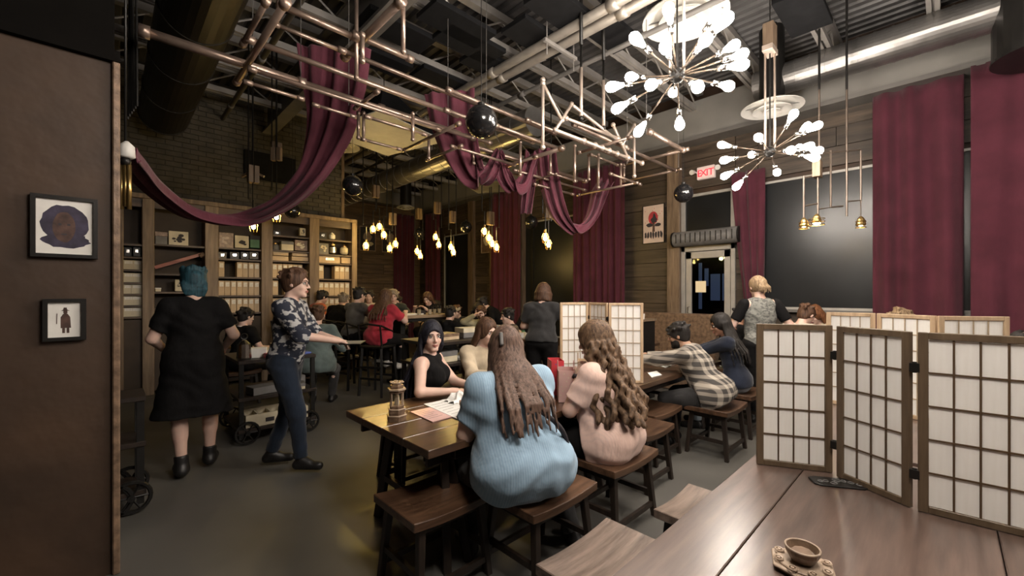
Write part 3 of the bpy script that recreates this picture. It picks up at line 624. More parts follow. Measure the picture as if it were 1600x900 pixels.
# hanging brass tube chime at the end of the partition
t = thing('tube_lamp', 'bundle of brass tubes hanging at the end of the plaster partition', 'wall lamp', pd(196, 290, 2.75))
for k in range(3): p = pd(190+k*6, 258, 2.75); MB().cyl(p, (p.x, p.y, p.z-.29+.02*(k % 2)), .013, n=10).build('tube', 'brass', t, smooth=True)
p = pd(196, 252, 2.75); MB().ball(p, .03).cyl(p, (p.x, p.y, ZD+.01), .008, n=6).build('hook', 'black', t, smooth=True)
p = pd(198, 240, 2.75); MB().lathe([(.01, .08), (.04, .05), (.045, -.02), (.03, -.03)], p, 12).build('lamp_cup', 'white', t, smooth=True)
t = thing('black_cables', 'bunch of black cables falling behind the partition edge', 'cable', pd(205, 100, 3.0))
for k in range(7): a = pd(196+k*3, 190-k*4, 3.0); MB().tube([(a.x, a.y, ZD+.01), (a.x+.02*math.sin(k), a.y, 4), a], .008, 5).build('cable', 'black', t)
# exit sign
e = pxX(1104, 270, XR-.02); t = thing('exit_sign', 'lit white exit sign with red letters and two lamp heads', 'sign', e)
MB().mm(e.x-.05, e.y-.15, e.z-.11, e.x+.02, e.y+.15, e.z+.11).build('housing', emit('sign_face', (.75, .62, .58), .12), t, bevel=.008)
rl = emit('exit_letters', (1, .02, .04), 1.0)
for k, ch in enumerate('EXIT'):
    cu = bpy.data.curves.new('letter', 'FONT'); cu.body = ch; cu.size = .17; cu.extrude = .003; cu.align_x = 'CENTER'
    o = bpy.data.objects.new('letter', cu); dg = bpy.context.evaluated_depsgraph_get(); me = bpy.data.meshes.new_from_object(o); o2 = bpy.data.objects.new('letter', me); me.materials.append(rl)
    COL.objects.link(o2); o2.parent = t; o2.rotation_euler = (PI/2, 0, -PI/2); o2.location = (-.055, .098-k*.065, -.062)
for k in (-1, 1):
    h = MB().cyl((e.x-.01, e.y+k*.15, e.z+.02), (e.x-.03, e.y+k*.2, e.z+.05), .012, n=6).build('arm', 'white', t); MB().cyl((e.x-.02, e.y+k*.21, e.z+.05), (e.x-.10, e.y+k*.22, e.z+.03), .03, .045, n=12).build('lamp_head', 'white', h)
# ================================================================== furniture
YS = 8.42
bc = thing('bookcase', 'tall timber bookcase of five bays in front of the dark brick wall', 'bookcase', (1.8, 8.6, 0))
def sx(u): return pyY(u, 450, YS).x
def sz(u, v): return pyY(u, v, YS).z
posts = [(186, 193), (222, 241), (320, 341), (408, 425.5), (483, 498), (549, 557)]
ztop = 2.98
for k, (a, b) in enumerate(posts): MB().mm(sx(a), YS-.03, 0, sx(b), 8.76, ztop).build('post', 'shelfpost', bc, bevel=.006)
MB().mm(sx(186), YS-.04, ztop, sx(557), 8.76, ztop+.07).build('top_board', 'shelfpost', bc, bevel=.004)
MB().mm(sx(186), 8.74, 0, sx(557), 8.76, ztop).build('back_panel', 'shelfback', bc)
MB().mm(sx(192), YS+.03, .05, sx(549), YS+.06, sz(370, 490)-.05).build('lower_cupboard', 'shelfback', bc)
bays = [(193, 222, [381, 401, 421, 441, 459, 477, 495]), (241, 320, [383, 428, 456, 482]), (341, 408, [388, 405, 433, 461.5, 488.5]), (425.5, 483, [369, 392, 408, 434.5, 461, 488]), (498, 549, [375, 398, 411.5, 436, 462, 487])]
for a, b, vs in bays:
    MB().mm(sx(a), YS+.01, ztop-.13, sx(b), YS+.04, ztop).build('header', 'shelfboard', bc)
    for v in vs: z = sz((a+b)/2, v); MB().mm(sx(a), YS, z-.028, sx(b), 8.74, z).build('shelf', 'shelfboard', bc)
bag_me = {}
def bag(x, z, w_, h, label, group, depth=.16, mat_='kraft', dy=0):
    key = (round(w_, 2), round(h, 2), mat_)
    if key not in bag_me:
        t = thing('tea_bag', label, 'package', (x, YS+.05+dy, z), group=group, world=False)
        MB().mm(-w_/2, 0, 0, w_/2, depth, h).build('pouch', mat_, t, bevel=.004)
        MB().mm(-w_*.34, -.004, h*.60, w_*.34, 0, h*.9).build('label', 'label', t); bag_me[key] = t; return t
    return dup(bag_me[key], (x, YS+.05+dy+rnd.random()*.015, z), 0, label, group)
rowname = ['upper', 'middle', 'lower']
for bay, nm, rows in ((2, 'third', [(433, [0, 3, 4, 5, 6], 7, 24.5), (461.5, range(7), 7, 23.5), (488.5, range(7), 7, 23.5)]), (3, 'fourth', [(434.5, range(6), 7, 23), (461, [0, 2, 3, 4, 5], 6, 23), (488, range(6), 6, 23)]), (4, 'fifth', [(436, [0, 3, 4, 5], 6, 21.5), (462, range(6), 6, 22), (487, range(6), 6, 22)])):
    a, b, vs = bays[bay]
    for ri, (v, idx, n, hp) in enumerate(rows):
        x0, x1 = sx(a)+.01, sx(b)-.01; wd = (x1-x0)/n; z = sz((a+b)/2, v); h = sz((a+b)/2, v-hp)-z
        for i in idx: bag(x0+wd*(i+.5), z, wd*.93, h-.01, 'kraft tea package with pale label on the %s package row of the %s bookcase bay' % (rowname[ri], nm), 'packages, %s row, %s bay' % (rowname[ri], nm))
a, b, vs = bays[0]
for ri, v in enumerate((421, 441, 459, 477, 495)):
    for i in range(2): z = sz(207, v); bag(sx(a)+.01+(sx(b)-sx(a)-.02)*(i+.5)/2, z, .13, .14, 'small pale box with label in the first bay, %s row' % ('topmost', 'second', 'third', 'fourth', 'lowest')[ri], 'boxes, %s row, first bay' % ('topmost', 'second', 'third', 'fourth', 'lowest')[ri], mat_='cream')
def sbox(u0, u1, v0, v1, name, label, cat, mat_, front=None, d=.2, fm='ink', fb=.2):
    x0, x1 = sx(u0), sx(u1); u = (u0+u1)/2; z0, z1 = sz(u, v1), sz(u, v0); t = thing(name, label, cat, ((x0+x1)/2, YS+.1, z0))
    MB().mm(x0, YS+.05, z0, x1, YS+.05+d, z1).build('body', mat_, t, bevel=.004)
    w_, h = x1-x0, z1-z0
    if front == 'pic':
        mb = MB(); rr = random.Random(int(u0)); mb.add([], [])
        for k in range(9):
            cx, cz = x0+w_*(.25+.5*rr.random()), z0+h*(.25+.5*rr.random()); r_ = w_*(.06+.1*rr.random())
            mb.prism([(0, 0)]*3, 0, 0) if False else mb.slab([(cx+r_*math.cos(q), YS+.05, cz+r_*.7*math.sin(q)) for q in [i*2*PI/7 for i in range(7)]], (0, -1, 0), .002+.0002*k)
        mb.build('print', fm, t)
    elif front == 'lid': MB().mm(x0-.003, YS+.045, z0+h*.68, x1+.003, YS+.05+d+.003, z1+.003).build('lid', fm, t, bevel=.003)
    elif front == 'knob': MB().mm((x0+x1)/2-w_*.2, YS+.042, z0+h*.4, (x0+x1)/2+w_*.2, YS+.05, z0+h*.75).build('label_plate', 'chrome', t)
    return t
sbox(264, 295, 361, 383, 'picture_board', 'pale board with a dark mandala print on the second bay top shelf', 'picture', 'cream', 'pic', .02)
sbox(243, 262, 362, 383, 'tin', 'dark patterned tin beside the mandala board', 'tin', 'grey', 'lid', .1, 'bronze')
sbox(343, 366, 363, 387, 'picture_board', 'dark brown picture board on the third bay top shelf', 'picture', 'bronze', 'pic', .02, 'bronzel')
sbox(368, 390, 368, 387, 'picture_board', 'cream picture board with a dark creature shape on the third bay top shelf', 'picture', 'cream', 'pic', .02)
sbox(392, 407, 368, 387, 'game_box', 'green-grey box right of the cream board in the third bay', 'box', 'green', 'lid')
for k, (a, b, m_) in enumerate(((342, 355, 'grey'), (360, 375, 'black'), (377, 390, 'black'), (391, 405, 'grey'))): sbox(a, b, 393.5, 404.5, 'small_drawer_box', ('pale small drawer box at the left of the third bay', 'black small drawer box second from the left in the third bay', 'black small drawer box third from the left in the third bay', 'grey small drawer box at the right of the third bay')[k], 'box', m_, 'knob', .15)
sbox(428, 452, 392.5, 399, 'carton', 'flat brown carton, upper one of the left pair in the fourth bay', 'box', 'kraft', 'lid', .25, 'cream')
sbox(427, 452, 400, 407.5, 'carton', 'flat brown carton, lower one of the left pair in the fourth bay', 'box', 'kraft', None, .25)
sbox(458, 482, 393.5, 400, 'carton', 'flat brown carton, upper one of the right pair in the fourth bay', 'box', 'kraft', 'lid', .25, 'cream')
sbox(457, 483, 401, 407.5, 'carton', 'flat brown carton, lower one of the right pair in the fourth bay', 'box', 'kraft', None, .25)
sbox(500, 533, 400, 411, 'carton', 'long brown carton on the left of the fifth bay', 'box', 'kraft', 'knob', .25)
sbox(535, 549, 402, 411.5, 'carton', 'short brown carton on the right of the fifth bay', 'box', 'kraft', None, .25)
sbox(441, 460, 377, 391, 'game_box', 'grey white game box in the fourth bay upper shelf', 'box', 'cream', 'lid', .15, 'grey')
sbox(462, 482, 375, 391.5, 'game_box', 'dark box with pale scenery print in the fourth bay', 'box', 'bronze', 'pic', .15, 'cream')
sbox(470, 479, 356, 368, 'game_box', 'small white upright box on the top shelf of the fourth bay', 'box', 'cream', 'pic', .08)
sbox(428, 440, 360, 368, 'dark_tin', 'low dark tin on the top shelf of the fourth bay', 'tin', 'black', 'knob', .1)
sbox(500, 512, 363, 373, 'dark_tin', 'dark tin on the top shelf of the fifth bay', 'tin', 'black', 'knob', .1)
sbox(499, 515, 380, 397, 'game_box', 'grey picture box at the left of the fifth bay', 'box', 'grey', 'pic', .12, 'cream')
sbox(243, 252, 450, 455.5, 'small_box', 'tiny white box on the lower shelf of the second bay', 'box', 'cream', 'lid', .1, 'white')
sbox(274, 288, 437, 455, 'small_box', 'cream box hidden beside the blue-haired head', 'box', 'cream', 'pic', .1)
for k in range(2): sbox(194+k*14, 206+k*14, 386, 400, 'dark_tin', ('dark tin left in the first bay above the pale boxes', 'dark tin right in the first bay above the pale boxes')[k], 'tin', 'black', 'knob', .15)
def jar(u, v1, h, R_, label, mat_):
    p = Vector((sx(u), YS+.14, sz(u, v1))); t = thing('jar', label, 'jar', p)
    MB().lathe([(R_*.7, 0), (R_, h*.15), (R_, h*.6), (R_*.55, h*.75)], p, 14).build('body', mat_, t, smooth=False); MB().lathe([(R_*.6, h*.75), (R_*.6, h*.85), (R_*.2, h*.9), (R_*.15, h)], p, 12).build('lid', 'brass' if mat_ != 'white' else 'white', t)
jar(523, 373, .14, .06, 'white round pot on the top shelf of the fifth bay', 'white'); jar(524, 397, .24, .075, 'glass lantern jar in the middle of the fifth bay', 'chrome'); jar(542, 397, .2, .08, 'cream bellied jug at the right of the fifth bay', 'cream')
jar(434, 391, .16, .06, 'dark jar left on the second shelf of the fourth bay', 'grey')
pl = thing('wooden_plank', 'reddish wooden pole leaning across the second bay', 'pole', (sx(280), YS+.05, sz(280, 428)))
MB().bar((sx(242), YS+.03, sz(242, 418)), (sx(316), YS+.03, sz(316, 397)), .03, .05).build('board', wood('red_wood', (.2, .05, .03), (.4, .13, .09), 'x'), pl); MB().cyl((sx(312), YS+.02, sz(312, 400)), (sx(319), YS+.02, sz(319, 396.5)), .035, n=8).build('end_knob', 'bronze', pl)

# ---- tables
def saddle_seat(L, W, th=.045, dip=.018):
    def prof(s): return dip*((2*s-1)**2)*1.0
    n = 10; vs = []; fs = []
    for i in range(n+1):
        s = i/n; x = (s-.5)*L; z = prof(s)-dip
        for y, zz in ((-W/2, 0), (W/2, 0), (W/2, -th), (-W/2, -th)): vs.append((x, y, z+zz))
    for i in range(n):
        for j in range(4): a, b = i*4+j, i*4+(j+1) % 4; fs.append((a, b, b+4, a+4))
    fs += [(3, 2, 1, 0), tuple(n*4+j for j in range(4))]; mb = MB(); mb.add(vs, fs); return mb
def stool(label, x0, y0, x1, y1, h=.46, seat='stool', group=None, rz=0):
    c = ((x0+x1)/2, (y0+y1)/2, 0); L, W = x1-x0, y1-y0
    t = thing('stool', label, 'stool', c, rz, group, world=False); 
    MB_ = saddle_seat(L, W); MB_.v = [(x, y, z+h) for x, y, z in MB_.v]; MB_.build('seat', seat, t, bevel=.004)
    lx, ly = L/2-.07, W/2-.055; F_ = []
    for i, j in ((-1, -1), (1, -1), (1, 1), (-1, 1)):
        top = Vector((i*lx, j*ly, h-.05)); ft = Vector((i*(lx+.035), j*(ly+.04), 0)); F_.append((top, ft))
        MB().add([top+Vector((a*.02, b*.02, .005)) for a, b in ((-1, -1), (1, -1), (1, 1), (-1, 1))]+[ft+Vector((a*.017, b*.017, 0)) for a, b in ((-1, -1), (1, -1), (1, 1), (-1, 1))],
                 [(0, 1, 2, 3), (7, 6, 5, 4), (0, 4, 5, 1), (1, 5, 6, 2), (2, 6, 7, 3), (3, 7, 4, 0)]).build('leg', 'tablel', t, bevel=.003)
    at = lambda k, f: F_[k][0].lerp(F_[k][1], f)
    for a, b, f in ((0, 3, .6), (1, 2, .6), (0, 1, .78), (3, 2, .78)): MB().bar(at(a, f), at(b, f), .022, .032).build('stretcher', 'tablel', t)
    for a, b in ((0, 1), (3, 2), (0, 3), (1, 2)): MB().bar(at(a, .06), at(b, .06), .018, .045).build('apron', 'tablel', t)
    return t
def table(label, x0, y0, x1, y1, h, n=4, mat_='table', leg='tablel', cuts=None, inset=.25, name='dining_table'):
    t = thing(name, label, 'table', ((x0+x1)/2, (y0+y1)/2, 0)); ys = cuts or [y0+(y1-y0)*i/n for i in range(n+1)]
    for a, b in zip(ys[:-1], ys[1:]): MB().mm(x0, a+.0015, h-.045, x1, b-.0015, h).build('plank', mat_, t, bevel=.003)
    MB().mm(x0+.06, y0+.10, h-.13, x1-.06, y0+.125, h-.045).mm(x0+.06, y1-.125, h-.13, x1-.06, y1-.10, h-.045).build('apron', leg, t)
    W = y1-y0
    for xe, sg in ((x0+inset, 1), (x1-inset, -1)):
        MB().mm(xe-.04, y0+.06, h-.12, xe+.04, y1-.06, h-.046).build('bearer', leg, t, bevel=.004); pts = []
        for j, (yt, yf) in enumerate(((y0+.20, y0+.10), (y1-.20, y1-.10))):
            for dx in (-.05, .07):
                top = Vector((xe+dx*sg*.3, yt, h-.12)); ft = Vector((xe+dx*sg*1.3, yf, 0)); pts.append((top, ft)); MB().bar(top, ft, .045, .055).build('leg', leg, t, bevel=.004)
        at = lambda k, f: pts[k][0].lerp(pts[k][1], f)
        for a, b, f in ((0, 2, .55), (1, 3, .72), (0, 1, .5), (2, 3, .5)): MB().bar(at(a, f), at(b, f), .03, .04).build('stretcher', leg, t)
    MB().mm(x0+inset, (y0+y1)/2-.02, h*.3, x1-inset, (y0+y1)/2+.02, h*.3+.05).build('centre_rail', leg, t)
    return t
table('long dark plank table where the woman in black sits, lit yellow at its left end', 1.17, 1.82, 3.02, 2.84, .75, n=4)
table('long dark table in front of the plaid-shirted man', 3.06, 1.84, 5.25, 2.84, .75, n=4)
table('large dark polished table in the right foreground with the near folding screen', .35, -.62, 2.68, .66, .75, mat_='bigtable', cuts=[-.62, -.12, .45, .66], inset=.35)
table('large dark table behind the near screen carrying the second folding screen', 2.74, -.7, 4.7, .62, .75, mat_='bigtable')
table('dark table by the large dark window behind the screens', 6.45, .25, 7.2, .85, .75)
table('dark table behind the back screen where the grey-topped standing woman leans', 4.35, 3.2, 6.4, 4.1, .75)
table('dark distant table in front of the man in the pale hoodie', 4.58, 5.1, 6.0, 5.9, .75)
table('dark farthest table near the corner windows', 5.95, 7.5, 7.1, 8.4, .75)
for a in (('bench stool half under the left end of the plank table', 1.04, 1.74, 1.55, 2.16), ('stool under the woman in the blue shirt', 1.50, 1.40, 2.04, 1.82), ('stool under the woman in the pink shirt', 2.22, 1.40, 2.78, 1.80),
          ('empty stool just right of the pink shirt', 2.95, 1.58, 3.42, 1.98), ('empty stool tucked in behind the one right of the pink shirt', 3.48, 1.78, 4.02, 2.18), ('stool under the plaid-shirted man', 4.05, 1.38, 4.62, 1.78), ('stool under the woman in the dark hoodie', 4.86, 1.42, 5.42, 1.84),
          ('stool under the woman in the black sleeveless top', 1.62, 2.93, 2.15, 3.35), ('stool under the woman in the cream top', 2.35, 3.02, 2.85, 3.42)): stool(*a)
stool('pale grained stool at the bottom centre against the foreground table', 1.24, .64, 1.75, 1.15, seat='stooll')
stool('ridged pale stool poking out beyond the foreground table edge', 1.97, .6, 2.38, 1.02, seat='stooll', h=.47)
stool('pale stool cut off at the bottom edge of the photo', .62, .62, 1.1, .86, seat='stooll')
# ---- folding screens
pane_c = {}
def piece(name, key, mb, mat_, parent, loc, rz=0):
    if key not in pane_c:
        me = bpy.data.meshes.new(name); me.from_pydata(mb().v, [], mb().f); me.materials.append(M[mat_]); pane_c[key] = me
    o = bpy.data.objects.new(name, pane_c[key]); COL.objects.link(o); o.parent = parent; o.location = loc; o.rotation_euler = (0, 0, rz); return o
def screen(label, pts, z0, H, nc, nr, fm, sm, name='folding_screen', fw=.028, hinge='black'):
    t = thing(name, label, 'folding screen', (pts[0][0][0], pts[0][0][1], z0)); L0 = Vector(t.location)
    for k, (a, b) in enumerate(pts):
        a, b = Vector((*a, 0)), Vector((*b, 0)); W = (b-a).length; ang = math.atan2(b.y-a.y, b.x-a.x); T = .018
        f = MB(); f.mm(0, -T/2, 0, fw, T/2, H); f.mm(W-fw, -T/2, 0, W, T/2, H); f.mm(fw, -T/2, 0, W-fw, T/2, fw*.9); f.mm(fw, -T/2, H-fw*.9, W-fw, T/2, H)
        o = f.build('panel_frame', fm, None, bevel=.002); o.parent = t; o.location = Vector((a.x, a.y, z0))-L0; o.rotation_euler = (0, 0, ang)
        iw, ih = W-2*fw, H-1.8*fw; cw, chh = iw/nc, ih/nr
        for i in range(nc):
            for j in range(nr):
                piece('pane', ('p', round(cw, 3), round(chh, 3)), lambda: MB().mm(.001, -.0015, .001, cw-.001, .0015, chh-.001), 'paper', o, (fw+i*cw, 0, fw*.9+j*chh))
        for i in range(1, nc): piece('slat', ('v', round(ih, 3), sm), lambda: MB().mm(-.0028, -.006, 0, .0028, .006, ih), sm, o, (fw+i*cw, 0, fw*.9))
        for j in range(1, nr): piece('slat', ('h', round(iw, 3), sm), lambda: MB().mm(0, -.0055, -.0028, iw, .0055, .0028), sm, o, (fw, 0, fw*.9+j*chh))
        if k+1 < len(pts):
            c = Vector((*pts[k+1][0], 0)); m_ = (b+c)/2
            for zz in (.2, .8):
                h = MB().cyl((m_.x, m_.y, z0+H*zz-.02), (m_.x, m_.y, z0+H*zz+.02), .007, n=8); h.mm(m_.x-.014, m_.y-.014, z0+H*zz-.016, m_.x+.014, m_.y+.014, z0+H*zz+.016); h.build('hinge', hinge, t)
    return t
g = lambda u, v: tuple(pz(u, v, .752))[:2]
p1, p2, p3, p4, p5 = g(1182, 724), g(1300, 738), g(1309, 744), g(1424, 793), g(1434, 797)
dv = Vector(p5)+(Vector(g(1600, 838))-Vector(p5)).normalized()*.31
screen('near oak folding paper screen standing on the foreground table', [(p1, p2), (p3, p4), (p5, tuple(dv))], .752, .655, 4, 5, 'shoji_d', 'slat_d')
s2 = [((3.18, .50), (3.16, .16)), ((3.155, .145), (3.04, -.17)), ((3.05, -.185), (3.14, -.50))]
a1 = [pd(1291, 500, 3.05), pd(1368, 500, 2.88), pd(1371, 500, 2.86), pd(1463, 500, 2.55), pd(1466, 500, 2.53), pd(1576, 500, 2.46)]
screen('pale folding paper screen standing behind the near one, only its top visible', [((a1[0].x, a1[0].y), (a1[1].x, a1[1].y)), ((a1[2].x, a1[2].y), (a1[3].x, a1[3].y)), ((a1[4].x, a1[4].y), (a1[5].x, a1[5].y))], .752, .66, 4, 6, 'shoji_l', 'slat_l')
a1 = [pd(875, 500, 3.95), pd(919, 500, 4.02), pd(921, 500, 4.02), pd(949, 500, 3.78), pd(951, 500, 3.76), pd(1005, 500, 3.72)]
screen('pale folding paper screen behind the curly-haired woman', [((a1[0].x, a1[0].y), (a1[1].x, a1[1].y)), ((a1[2].x, a1[2].y), (a1[3].x, a1[3].y)), ((a1[4].x, a1[4].y), (a1[5].x, a1[5].y))], .752, .71, 4, 6, 'shoji_l', 'slat_l', fw=.024)
# ---- things on the near table
p = pz(1254, 890, .75); t = thing('carved_teacup', 'carved wooden gear teacup ornament on a hexagonal base in the foreground', 'ornament', p, rz=.3); t.scale = (1.18, 1.18, 1.15)
def hexa(r_, n=6, sq=1): return [(r_*math.cos(q*2*PI/n), r_*sq*math.sin(q*2*PI/n)) for q in range(n)]
MB().prism(hexa(.062), 0, .010).build('base', 'bronze', t, bevel=.002); MB().prism(hexa(.073), .010, .016).build('hex_plate', 'bronzel', t, bevel=.002); MB().prism(hexa(.056, 12), .016, .021).build('gear_plate', 'bronzel', t, bevel=.002)
MB().lathe([(.016, .02), (.026, .026), (.036, .045), (.038, .056), (.034, .056), (.028, .04), (.01, .034)], (0, 0, 0), 24).build('cup', 'bronze', t, smooth=False); MB().tor((0, 0, .056), .036, .0028, 24, 6).build('rim', 'bronzel', t, smooth=True)
MB().prism(hexa(.022, 9), .040, .047).build('gear', 'bronze', t)
for k in range(8): q = k*PI/4+.3; c = (.053*math.cos(q), .053*math.sin(q), .024); MB().tor(c, .009, .0025, 12, 5).cyl((c[0], c[1], .018), (c[0], c[1], .026), .004, n=8).build('small_gear', 'bronzel', t)
p = pz(1310, 756, .75); t = thing('slate_plaque', 'dark ornate flat plaque lying at the foot of the near screen', 'plaque', p, rz=-1.02)
MB().prism([(-.10, -.03), (-.075, -.045), (.075, -.045), (.10, -.03), (.10, .03), (.075, .045), (-.075, .045), (-.10, .03)], 0, .008).build('plate', 'black', t, bevel=.002); rr = random.Random(4); mb = MB()
for k in range(7): mb.tor((-.07+k*.023, rr.uniform(-.02, .02), .009), rr.uniform(.008, .016), .002, 12, 4)
mb.build('relief', 'grey', t)
# ---- things on the plank table
p = pz(620, 656, .75); t = thing('hexagonal_lantern', 'hexagonal carved wooden lantern on the left end of the plank table', 'lantern', p, rz=.2)
for r_, z0, z1, m_ in ((.062, 0, .030, 'bronze'), (.066, .030, .037, 'bronzel'), (.054, .045, .070, 'bronze'), (.058, .070, .076, 'bronzel'), (.048, .084, .096, 'bronze'), (.050, .175, .183, 'bronze'), (.060, .190, .202, 'bronzel'), (.045, .205, .222, 'bronze'), (.03, .222, .236, 'bronzel')): MB().prism(hexa(r_), z0, z1).build('tier', m_, t, bevel=.0015)
MB().prism(hexa(.05), .037, .045).prism(hexa(.046), .076, .084).prism(hexa(.052), .183, .190).prism(hexa(.04), .202, .205).build('core', 'bronze', t)
for x, y in hexa(.040): MB().cyl((x, y, .09), (x, y, .18), .0045, n=6).build('column', 'bronzel', t)
for k in range(6): q = k*PI/3; MB().tor((.032*math.cos(q), .032*math.sin(q), .24), .012, .003, 10, 5).build('finial', 'bronzel', t)
MB().cyl((0, 0, .09), (0, 0, .15), .016, n=12).build('candle', 'cream', t)
def sheet(label, pts, mat_, name='menu_card', z=.752, th=.004, cat='menu', lines=True):
    P = [pz(u, v, z) for u, v in pts]; c = sum(P, Vector())/4; t = thing(name, label, cat, (c.x, c.y, z)); MB().slab([(q.x, q.y, z) for q in P], (0, 0, 1), th).build('sheet', mat_, t)
    if lines:
        mb = MB()
        for k in range(6):
            f = .15+k*.12; a = P[0].lerp(P[3], f).lerp(P[1].lerp(P[2], f), .12); b = P[0].lerp(P[3], f).lerp(P[1].lerp(P[2], f), .6+.2*((k*7) % 3)/2)
            mb.bar((a.x, a.y, z+th+.0005), (b.x, b.y, z+th+.0005), .003, .0006)
        mb.build('print', 'grey', t)
    return t
sheet('pinkish menu card lying on the plank table', [(641, 644), (672, 637), (706, 652), (676, 660)], 'pinkbag')
sheet('white menu sheet lying on the plank table beside the blue shirt', [(662, 632), (700, 624), (745, 645), (716, 656)], 'paperw')
sheet('white sheet on the table before the plaid-shirted man', [(1024, 570), (1045, 563), (1056, 567), (1040, 575)], 'paperw')
sheet('small crumpled white napkin at the edge of the plaid man table', [(1012, 583), (1026, 580), (1034, 586), (1018, 590)], 'paperw', 'napkin', cat='napkin', lines=False)
p = pz(716, 626, .752); t = thing('tissue_paper', 'crumpled white tissue paper on the plank table by the hand of the woman in black', 'tissue paper', p)
rr = random.Random(5)
def tis(s, q): x = (s-.5)*.2; y = (q-.5)*.17; h = max(0, .062-.65*(x*x+y*y)**.5)+.012*math.sin(s*11+q*5)+.010*math.sin(q*13-s*6); return (p.x+x+.01*math.sin(q*15), p.y+y+.01*math.sin(s*17), .756+max(h, .0))
MB().grid(tis, 18, 16).build('crumpled_sheet', 'paperw', t, solid=.001)
# gift bags
def giftbag(label, c, w_, d_, h, rz, mat_, trim=None, handle=True, name='gift_bag'):
    t = thing(name, label, 'bag', c, rz, world=False); th = .003
    MB().mm(-w_/2, -d_/2, 0, w_/2, -d_/2+th, h).mm(-w_/2, d_/2-th, 0, w_/2, d_/2, h).mm(-w_/2, -d_/2, 0, -w_/2+th, d_/2, h).mm(w_/2-th, -d_/2, 0, w_/2, d_/2, h).mm(-w_/2, -d_/2, 0, w_/2, d_/2, th).build('bag_body', mat_, t)
    if trim:
        mb = MB(); rr = random.Random(8)
        for k in range(26): x, z = rr.uniform(-.45, .45)*w_, rr.uniform(.08, .92)*h; mb.mm(x-.004, -d_/2-.001, z-.004, x+.004, -d_/2, z+.004)
        for k in range(16): y, z = rr.uniform(-.45, .45)*d_, rr.uniform(.08, .92)*h; mb.mm(-w_/2-.001, y-.004, z-.004, -w_/2, y+.004, z+.004)
        mb.build('speckles', trim, t)
    if handle:
        for s_ in (-1, 1): MB().tube([(-w_*.2, s_*d_/2, h-.01), (-w_*.16, s_*d_/2, h+.06), (w_*.16, s_*d_/2, h+.06), (w_*.2, s_*d_/2, h-.01)], .003, 5).build('handle', mat_, t)
    return t
b1 = pz(884, 624, .752); giftbag('pale pink speckled gift bag on the table between the two women', (b1.x, b1.y, .752), .19, .12, .23, .75, 'pinkbag', 'cream')
b2 = pd(868, 560, 3.35); giftbag('red and blue shiny gift bag behind the pale pink one', (b2.x, b2.y, .752), .17, .1, .27, .9, 'red', 'blue', handle=False)
b3 = pd(914, 560, 3.3); giftbag('brown paper bag beside the screen behind the curly-haired woman', (b3.x, b3.y, .752), .15, .11, .27, .6, 'kraft')
p = pz(932, 590, .752)
# drinking glasses
def cup(label, p, h=.11, R_=.033, mat_='glass', liquid=None, name='drinking_glass', cat='glass', group=None):
    t = thing(name, label, cat, p, group=group, world=False); MB().lathe([(R_*.8, 0), (R_, h), (R_*.93, h), (R_*.74, .006), (.001, .006)], (0, 0, 0), 14).build('glass_body', mat_, t, smooth=False)
    MB().lathe([(R_*.72, .008), (R_*.85, h*.6)], (0, 0, 0), 12).build('drink', liquid or 'grey', t); return t
# ---- bar height table and high chairs in the middle distance
BT = (3.35, 6.05, 4.45, 6.85); ht = 1.18
t = thing('bar_table', 'high bar table with glasses and papers before the woman in the red shirt', 'table', (4.0, 6.4, 0))
bar_m = wood('bar_top', (.2, .14, .09), (.38, .28, .19), 'x')
for k in range(3): MB().mm(BT[0], BT[1]+k*.2667, ht-.045, BT[2], BT[1]+(k+1)*.2667-.003, ht).build('plank', bar_m, t, bevel=.003)
for x in (BT[0]+.2, BT[2]-.2):
    MB().mm(x-.04, 6.3, .04, x+.04, 6.6, ht-.1).build('pedestal', 'black', t); MB().mm(x-.06, 6.15, 0, x+.06, 6.75, .05).build('foot', 'black', t)
MB().mm(BT[0]+.1, 6.1, ht-.1, BT[2]-.1, 6.8, ht-.045).build('apron', 'black', t)
def highchair(label, x, y, rz, h=.76, back=True):
    t = thing('bar_chair', label, 'chair', (x, y, 0), rz, world=False); MB().mm(-.2, -.19, h-.04, .2, .19, h).build('seat', 'black', t, bevel=.01)
    for i, j in ((-1, -1), (1, -1), (1, 1), (-1, 1)): MB().bar((i*.17, j*.16, h-.03), (i*.2, j*.2, 0), .035, .035).build('leg', 'black', t)
    for z in (.25, .42): MB().mm(-.19, .17, z, .19, .2, z+.03).build('rung', 'black', t); MB().mm(-.19, -.2, z, .19, -.17, z+.03).build('rung', 'black', t)
    if back:
        for q in (-.19, .19): MB().cyl((q, -.18, h), (q, -.22, h+.32), .014, n=6).build('back_post', 'black', t)
        MB().tube([(-.2, .08, h+.2), (-.21, -.2, h+.3), (0, -.25, h+.33), (.21, -.2, h+.3), (.2, .08, h+.2)], .016, 6).build('back_rail', 'black', t)
    return t
